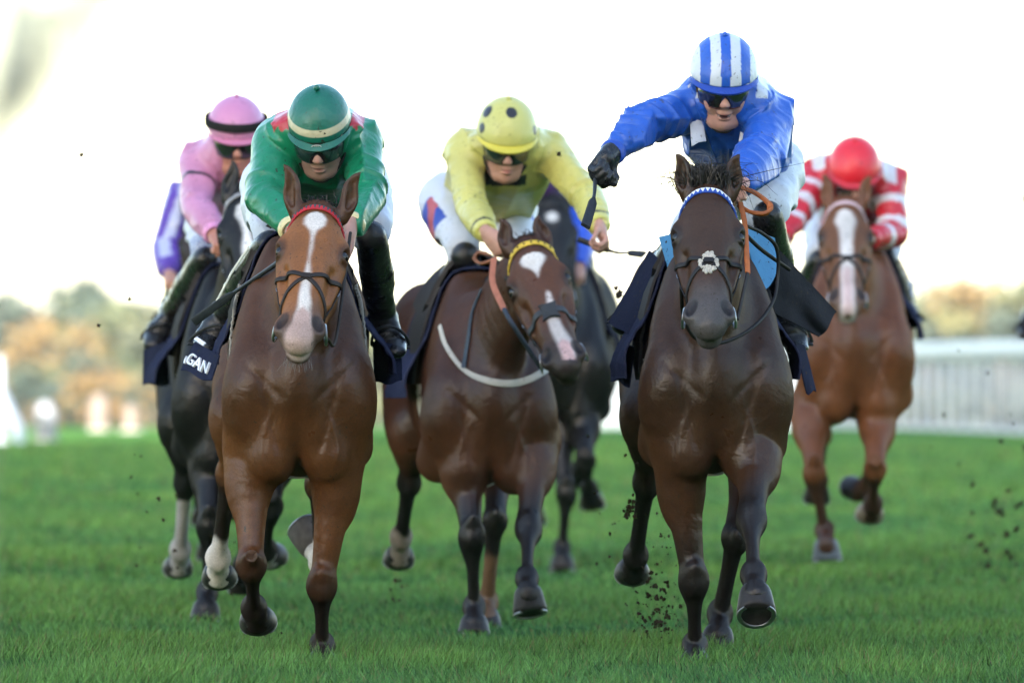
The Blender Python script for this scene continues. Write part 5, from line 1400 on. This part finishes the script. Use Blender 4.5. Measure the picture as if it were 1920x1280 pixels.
RP['green'] = dict(D=27.6, head=(600, 254), pitch=31, hyaw=-4, roll=1, puff=.90, capk=.92, shL=(526, 262), shR=(679, 262), pelvis=(600, 325), silk=silk_green, cuff=(.62, .52, .26), stubble=True, emblem=emb_oval,
    label='jockey in emerald green silks and green cap with a cream band, head bowed', cap=cap_plain((.0015, .115, .072), (.50, .44, .28)), peak=(.0015, .11, .068), peaklen=.9,
    armL=dict(px=[(500, 372), (548, 432)], sg=[-1, -1]), armR=dict(px=[(692, 366), (659, 424)], sg=[-1, -1], hand=dict(dir=(-.05, -.35, -.9), palm=(-.6, -.2, .0), thumb=(-.3, -1, 0), curl=.28)),
    legL=[(512, 345, 1.05), (505, 462, .62), (413, 600, 1.10), (392, 640, .92)], legR=[(672, 345, 1.05), (696, 446, .62), (718, 600, 1.10), (740, 648, .92)], bre=.03, piping=True)
RP['blue'] = dict(D=27.6, head=(1356, 163), pitch=18, hyaw=2, roll=-1, shL=(1298, 198), shR=(1444, 210), pelvis=(1415, 318), silk=silk_blue, cuff=(.010, .06, .36), mouth='grin', emblem=emb_letters, gogrim=(.12, .03, .02), fold=1.2,
    label='smiling jockey in royal blue silks and a blue and white striped cap', cap=cap_blue, peak=(.009, .045, .30), skin=(.46, .24, .18), extras=[collar_blue],
    armL=dict(px=[(1205, 236), (1146, 288)], sg=[-1, -1], hand=dict(dir=(-.55, -.35, -.75), palm=(.3, -.75, -.4), thumb=(.5, -.5, -.6), curl=1.0)), armR=dict(px=[(1428, 292), (1392, 338)], sg=[-1, -1]),
    legL=[(1385, 335, 1.10), (1284, 452, .74), (1205, 560, 1.12), (1176, 604, .95)], legR=[(1448, 322, 1.05), (1440, 408, .62), (1474, 585, 1.10), (1490, 632, .95)], brecol=(.50, .525, .56), mud=.2)
RP['yellow'] = dict(D=31.2, head=(949, 270), pitch=21, hyaw=4, roll=-2, shL=(872, 284), shR=(1030, 288), pelvis=(900, 388), silk=silk_yellow, cuff=(.50, .45, .10), h=.0052,
    label='jockey in pale yellow silks and a yellow cap with black spots', cap=cap_yellow, peak=(.55, .46, .05), peaklen=1.2, brefn=bre_yellow, fold=.7, emblem=emb_oval,
    armL=dict(px=[(884, 384), (912, 436)], sg=[-1, -1], hand=dict(dir=(.55, -.35, -.75), palm=(.55, .3, -.1), thumb=(.4, -.8, .3), curl=.9)), armR=dict(px=[(1098, 366), (1124, 424)], sg=[-1, -1], hand=dict(dir=(.25, -.55, -.75), palm=(-.75, -.3, -.3), thumb=(.5, -.8, .2), curl=.95)),
    legL=[(838, 378, 1.05), (872, 480, .62), (822, 590, 1.12), (790, 650, .95)], legR=[(955, 400, 1.05), (975, 480, .62), (1005, 590, 1.12), (1015, 640, .95)])
RP['pink'] = dict(D=32.6, head=(443, 264), pitch=15, hyaw=4, shL=(376, 300), shR=(512, 300), pelvis=(450, 395), silk=silk_pink, cuff=(.70, .28, .48), h=.0058, second_goggles=True, gog=(-.044, .046), skin=(.44, .19, .13), fold=.9,
    label='jockey in pink silks and pink cap with a black goggle strap round it', cap=cap_plain((.52, .20, .35)), peak=(.52, .17, .28), peaklen=.8, brefn=bre_pink,
    armL=dict(px=[(366, 388), (402, 440)], sg=[-1, -1]), armR=dict(px=[(525, 388), (505, 440)], sg=[-1, -1]),
    legL=[(400, 405, 1.05), (384, 488, .62), (318, 590, 1.12), (290, 640, .95)], legR=[(510, 405, 1.05), (530, 480, .62), (570, 590, 1.12), (590, 640, .95)])
RP['red'] = dict(D=36.5, head=(1602, 332), pitch=28, shL=(1535, 332), shR=(1668, 336), pelvis=(1600, 405), silk=silk_red, cuff=(.55, .012, .025), h=.0075,
    label='jockey in red silks with white hoops on the sleeves and a red cap', cap=cap_plain((.62, .014, .028)), peak=(.46, .010, .022),
    armL=dict(px=[(1497, 395), (1470, 445)], sg=[-1, -1]), armR=dict(px=[(1672, 435), (1632, 448)], sg=[-1, -1]),
    legL=[(1555, 415, 1.05), (1535, 490, .62), (1505, 560, 1.12), (1492, 600, .95)], legR=[(1650, 415, 1.05), (1660, 490, .62), (1695, 570, 1.12), (1706, 600, .95)])
RP['dark'] = dict(D=40.0, head=(1014, 352), pitch=35, shL=(960, 375), shR=(1072, 378), pelvis=(1020, 430), silk=silk_dark, cuff=(.010, .06, .42), h=.009,
    label='jockey in dark purple silks with bright blue sleeves, behind the yellow jockey', cap=cap_plain((.05, .018, .09)), peak=(.03, .012, .05), brecol=(.05, .05, .06),
    armL=dict(px=[(962, 440), (1000, 480)], sg=[-1, -1]), armR=dict(px=[(1096, 448), (1086, 500)], sg=[-1, -1]),
    legL=[(980, 435, 1.05), (965, 500, .62), (945, 590, 1.12), (930, 620, .95)], legR=[(1060, 435, 1.05), (1095, 505, .62), (1122, 590, 1.12), (1128, 620, .95)])
RP['purple'] = dict(D=39.0, head=(390, 335), pitch=35, shL=(345, 368), shR=(455, 372), pelvis=(395, 420), silk=silk_purple, cuff=(.09, .035, .30), h=.009,
    label='jockey in purple and white silks, mostly hidden behind the pink jockey', cap=cap_plain((.5, .5, .6)), peak=(.09, .035, .3),
    armL=dict(px=[(310, 462), (318, 510)], sg=[-1, -1]), armR=dict(px=[(470, 450), (455, 500)], sg=[-1, -1]),
    legL=[(360, 425, 1.05), (350, 495, .62), (320, 570, 1.12), (312, 600, .95)], legR=[(435, 425, 1.05), (450, 495, .62), (470, 570, 1.12), (480, 600, .95)])

RP['edge'] = shifted(RP['dark'], 992); RP['edge']['label'] = 'jockey with a black boot showing at the right edge of the picture'
# ------------------------------------------------------------------ put the field on the track
TK = {}
NAVY = (.006, .009, .030); OR = (.36, .10, .025)
TK['green'] = dict(seed='g', label='brown leather bridle with a red browband and crossed noseband on the bright bay', brow=((.45, .025, .035), (.03, .07, .08), 26, .30, 'tri'), nose='grackle', leather=(.022, .014, .010),
    reins=[([('h', -.085, .51, -.10), ('h', -.095, .33, -.27), (552, 446, 27.62)], .0052, (.03, .02, .014), 'rein'), ([('h', .085, .51, -.10), ('h', .095, .33, -.27), (657, 436, 27.55)], .0052, (.03, .02, .014), 'rein')],
    clabel='navy saddle cloth with white lettering on the bright bay', slabel='small black racing saddle on a frayed grip pad, under the green jockey', mesh=1, aL=98, aR=106, flL=.06, flR=.10,
    flaps=[([(366, 641, 28.36), (412, 666, 28.02), (397, 715, 28.0), (340, 694, 28.34)], NAVY, 'cloth_flap'), ([(700, 640, 28.5), (752, 646, 28.62), (753, 716, 28.62), (702, 719, 28.5)], NAVY, 'cloth_flap')])
TK['blue'] = dict(seed='b', label='black bridle with a white and blue browband and fleece noseband pad on the dark bay', brow=((.02, .07, .36), (.70, .72, .74), 23, .48, 'tri'), nose='grackle', fleece=1,
    reins=[([(1386, 350, 27.45), (1416, 362, 27.36), (1443, 384, 27.30), (1436, 400, 27.28), (1408, 398, 27.30), (1386, 386, 27.34)], (.020, .012, (0, .3, 1)), OR, 'rubber_rein'),
           ([(1388, 380, 27.32), (1397, 425, 27.24), (1402, 512, 27.02)], (.017, .007, (.3, -1, .1)), OR, 'rubber_rein'),
           ([(1402, 512, 27.02), ('h', .09, .50, -.10)], .006, LB, 'rein'),
           ([(1400, 424, 27.35), (1430, 438, 27.5), (1456, 465, 27.6), (1458, 520, 27.62), (1447, 570, 27.55), (1410, 615, 27.36), (1350, 643, 27.28), (1305, 634, 27.28), (1282, 595, 27.2), (1277, 540, 27.05)], .0062, LB, 'rein'),
           ([(1398, 440, 27.35), (1430, 470, 27.5), (1480, 505, 27.85)], .0068, LB, 'rein')],
    clabel='navy saddle cloth with flapping corners on the dark bay', slabel='black racing saddle over a light blue foam pad, under the blue jockey', flapang=112, aL=112, aR=112, flL=.08, flR=.08, flap=(.012, .012, .016),
    flaps=[([(1236, 444, 28.05), (1274, 436, 27.95), (1282, 530, 27.9), (1256, 512, 28.0)], (.075, .25, .46), 'foam_pad'), ([(1392, 426, 27.95), (1452, 446, 28.05), (1460, 508, 28.05), (1426, 556, 27.95)], (.075, .25, .46), 'foam_pad'),
           ([(1448, 585, 28.15), (1462, 470, 28.15), (1568, 586, 28.45), (1536, 634, 28.35)], (.010, .011, .017), 'cloth_flap'), ([(1490, 640, 28.4), (1508, 648, 28.5), (1530, 733, 28.5), (1512, 738, 28.4)], NAVY, 'cloth_flap'),
           ([(1218, 470, 28.45), (1252, 500, 28.2), (1205, 650, 28.3), (1142, 602, 28.62)], NAVY, 'cloth_flap'), ([(1160, 640, 28.6), (1190, 650, 28.4), (1180, 724, 28.4), (1146, 712, 28.6)], NAVY, 'cloth_flap')])
TK['yellow'] = dict(seed='y', label='black bridle with a yellow studded browband on the bay with the triangular star', brow=((.60, .42, .05), (.02, .018, .015), 14, .16, 'rect'), nose='cross',
    reins=[([(918, 478, 30.75), (899, 474, 30.78), (890, 484, 30.78), (902, 494, 30.75), (926, 488, 30.7)], (.018, .010, (0, .3, 1)), (.20, .075, .035), 'rubber_rein'), ([(926, 484, 30.7), (924, 530, 30.6), (945, 580, 30.5)], (.022, .008, (-.3, -1, .1)), (.34, .12, .07), 'rubber_rein'), ([(945, 580, 30.5), (962, 610, 30.42), ('h', -.085, .51, -.1)], .0085, (.03, .04, .055), 'rein')],
    clabel='navy saddle cloth on the bay with the white breastgirth', slabel='black racing saddle under the yellow jockey', flapang=95, aL=108, flL=.07)
TK['pink'] = dict(seed='p', label='black bridle with a grey browband on the black horse', brow=((.25, .25, .26), None), nose='plain', clabel='navy saddle cloth on the black horse', slabel='black racing saddle under the pink jockey', aL=104, flL=.10,
    flaps=[([(270, 655, 33.6), (312, 640, 33.4), (318, 722, 33.4), (268, 722, 33.6)], NAVY, 'cloth_flap')])
TK['red'] = dict(seed='r', label='dark bridle with a pale pink browband on the chestnut', brow=((.55, .40, .42), None), nose='grackle', clabel='navy and white saddle cloth on the chestnut', slabel='black racing saddle under the red and white jockey', aR=104, flR=.06,
    flaps=[([(1690, 515, 37.6), (1712, 530, 37.7), (1714, 570, 37.7), (1694, 560, 37.6)], (.35, .40, .5), 'cloth_flap'), ([(1686, 555, 37.6), (1714, 570, 37.7), (1704, 630, 37.7), (1684, 632, 37.6)], NAVY, 'cloth_flap')])
TK['dark'] = dict(seed='d', label='black bridle on the dark brown horse behind the yellow jockey', brow=((.02, .02, .02), None), nose='plain', clabel='dark saddle cloth on the horse behind the yellow jockey', slabel='black racing saddle under the blue sleeved jockey', aR=100, cloth=(.01, .012, .02))
TK['purple'] = dict(seed='u', label='black bridle on the brown horse behind the black one', brow=((.10, .10, .12), None), nose='plain', clabel='navy saddle cloth on the brown horse at the back', slabel='black racing saddle under the purple and white jockey')
TK['edge'] = dict(seed='e', label='black bridle on the horse beyond the right edge', brow=((.02, .02, .02), None), clabel='dark saddle cloth at the right edge of the picture', slabel='black racing saddle beyond the right edge of the picture', cloth=(.01, .012, .02))
HS = {}; RS = {}; CL = {}
for k in SP:
    HS[k] = build_horse(SP[k]); bridle(HS[k], TK[k]); CL[k] = saddle(HS[k], TK[k]); RS[k] = build_rider(RP[k])

# lettering on the green jockey's cloth: the last letters of a name that runs out of sight
def lettering(txt, q, parent, u0=.06, v0=.38, size=.40, cut=.02):
    q = [P(*c) for c in q]; cu = bpy.data.curves.new('lettering', 'FONT'); cu.body = txt; cu.extrude = .004; cu.size = 1; cu.resolution_u = 4; cu.offset = .006
    t = bpy.data.objects.new('t', cu); C.objects.link(t); dg = bpy.context.evaluated_depsgraph_get(); me = bpy.data.meshes.new_from_object(t.evaluated_get(dg)); bpy.data.objects.remove(t)
    bm = bmesh.new(); bm.from_mesh(me); xs_ = [v.co.x for v in bm.verts]; w = max(xs_); g = bm.verts[:] + bm.edges[:] + bm.faces[:]
    bmesh.ops.bisect_plane(bm, geom=g, plane_co=(w * .17, 0, 0), plane_no=(-1, 0, 0), clear_outer=True)
    U_, V_ = q[1] - q[0], q[3] - q[0]; nn = U(np.cross(V_, U_)); nn = nn if nn[1] < 0 else -nn
    for v in bm.verts:
        a = (v.co.x / w - .17) / .83; u = cut + a * .80; vv = v0 + (1 - v.co.y / .70) * size
        p = lerp(lerp(q[0], q[1], u), lerp(q[3], q[2], u), vv)
        k = 0; p = p + np.array([0, -.012 * math.sin(u * 5 + vv * 2 + k) * vv - .02 * math.sin(math.pi * u) * vv, .006 * math.sin(u * 7 + k) * vv]) + nn * (.005 + v.co.z)
        v.co = Vector(p)
    bm.to_mesh(me); bm.free(); c = np.tile((.72, .72, .75, 1), (len(me.vertices), 1)).astype(f4); a = me.color_attributes.new('Col', 'FLOAT_COLOR', 'POINT'); a.data.foreach_set('color', c.ravel())
    return link('lettering', me, M['rubber'], parent)
q = TK['green']['flaps'][0][0]; lettering('AGAN', q, CL['green'][0])
b = MB(); p0, p1 = P(367, 634, 28.34), P(384, 646, 28.24); b.strap(spline([p0, lerp(p0, p1, .5) + np.array([0, -.02, 0]), p1], 5), .014, .004, np.tile((0, -1, .2), (11, 1)), (.7, .7, .74)); b.build('white_edge', M['cloth'], CL['green'][0])

# white breastgirth and neck strap of the yellow jockey's horse
def over_chest(H, pxs, D0, off): 
    p = spline([P(x, y, D0 - .32) for x, y in pxs], 8); q = hit(H.S, p, np.tile((0, 1., 0), (len(p), 1)), off, 500, .008); return q[q[:, 1] < D0 + .75]
H = HS['yellow']; p = over_chest(H, [(822, 610), (836, 650), (870, 694), (915, 714), (960, 719), (1000, 708), (1040, 682)], 31.2, .006)
b = MB(); b.strap(p, np.interp(np.linspace(0, 1, len(p)), [0, .35, .55, 1], [.016, .017, .026, .026]), .006, H.S.grad(p, .012), (.42, .40, .35)); o = b.build('breastgirth', M['cloth'], None, base=p[len(p) // 2]); tag(o, 'white breastgirth across the chest of the bay with the triangular star', 'breastgirth')
p = over_chest(H, [(902, 540), (884, 585), (876, 640), (868, 690)], 31.2, .006); b = MB(); b.strap(p, .018, .006, H.S.grad(p, .012), (.03, .045, .06)); b.build('neck_strap', M['leather'], o)
# whips, glove
R2 = RS['blue']; w = R2.arms[0][2]; e = R2.arms[0][1]; hd = RP['blue']['armL']['hand']
glove(R2, 0, w + U(w - e) * .015, np.array(hd['dir']), np.array(hd['palm']), np.array(hd['thumb']))
hp = w + U(np.array(hd['dir'])) * .07 + U(np.array(hd['palm'])) * .03
Dw = hp[1]; whip([P(1128, 300, Dw + .03), P(1117, 336, Dw - .02), P(1113, 372, Dw - .12), P(1098, 424, Dw - .28)], 'short black whip in the gloved hand of the blue jockey', .0105, .014)
R3 = RS['yellow']; w = R3.arms[1][2]; hd = RP['yellow']['armR']['hand']; hp = w + U(np.array(hd['dir'])) * .075 + U(np.array(hd['palm'])) * .03
whip([hp + np.array([-.07, .02, .02]), P(1150, 472, hp[1]), P(1178, 474, hp[1] - .15), P(1206, 477, hp[1] - .3)], 'black whip held out sideways by the yellow jockey', .0075, .012)
whip([P(556, 470, 27.62), P(515, 497, 27.72), P(440, 548, 27.9), P(364, 603, 28.1)], 'long black whip slanting down beside the bright bay', .011, .013)
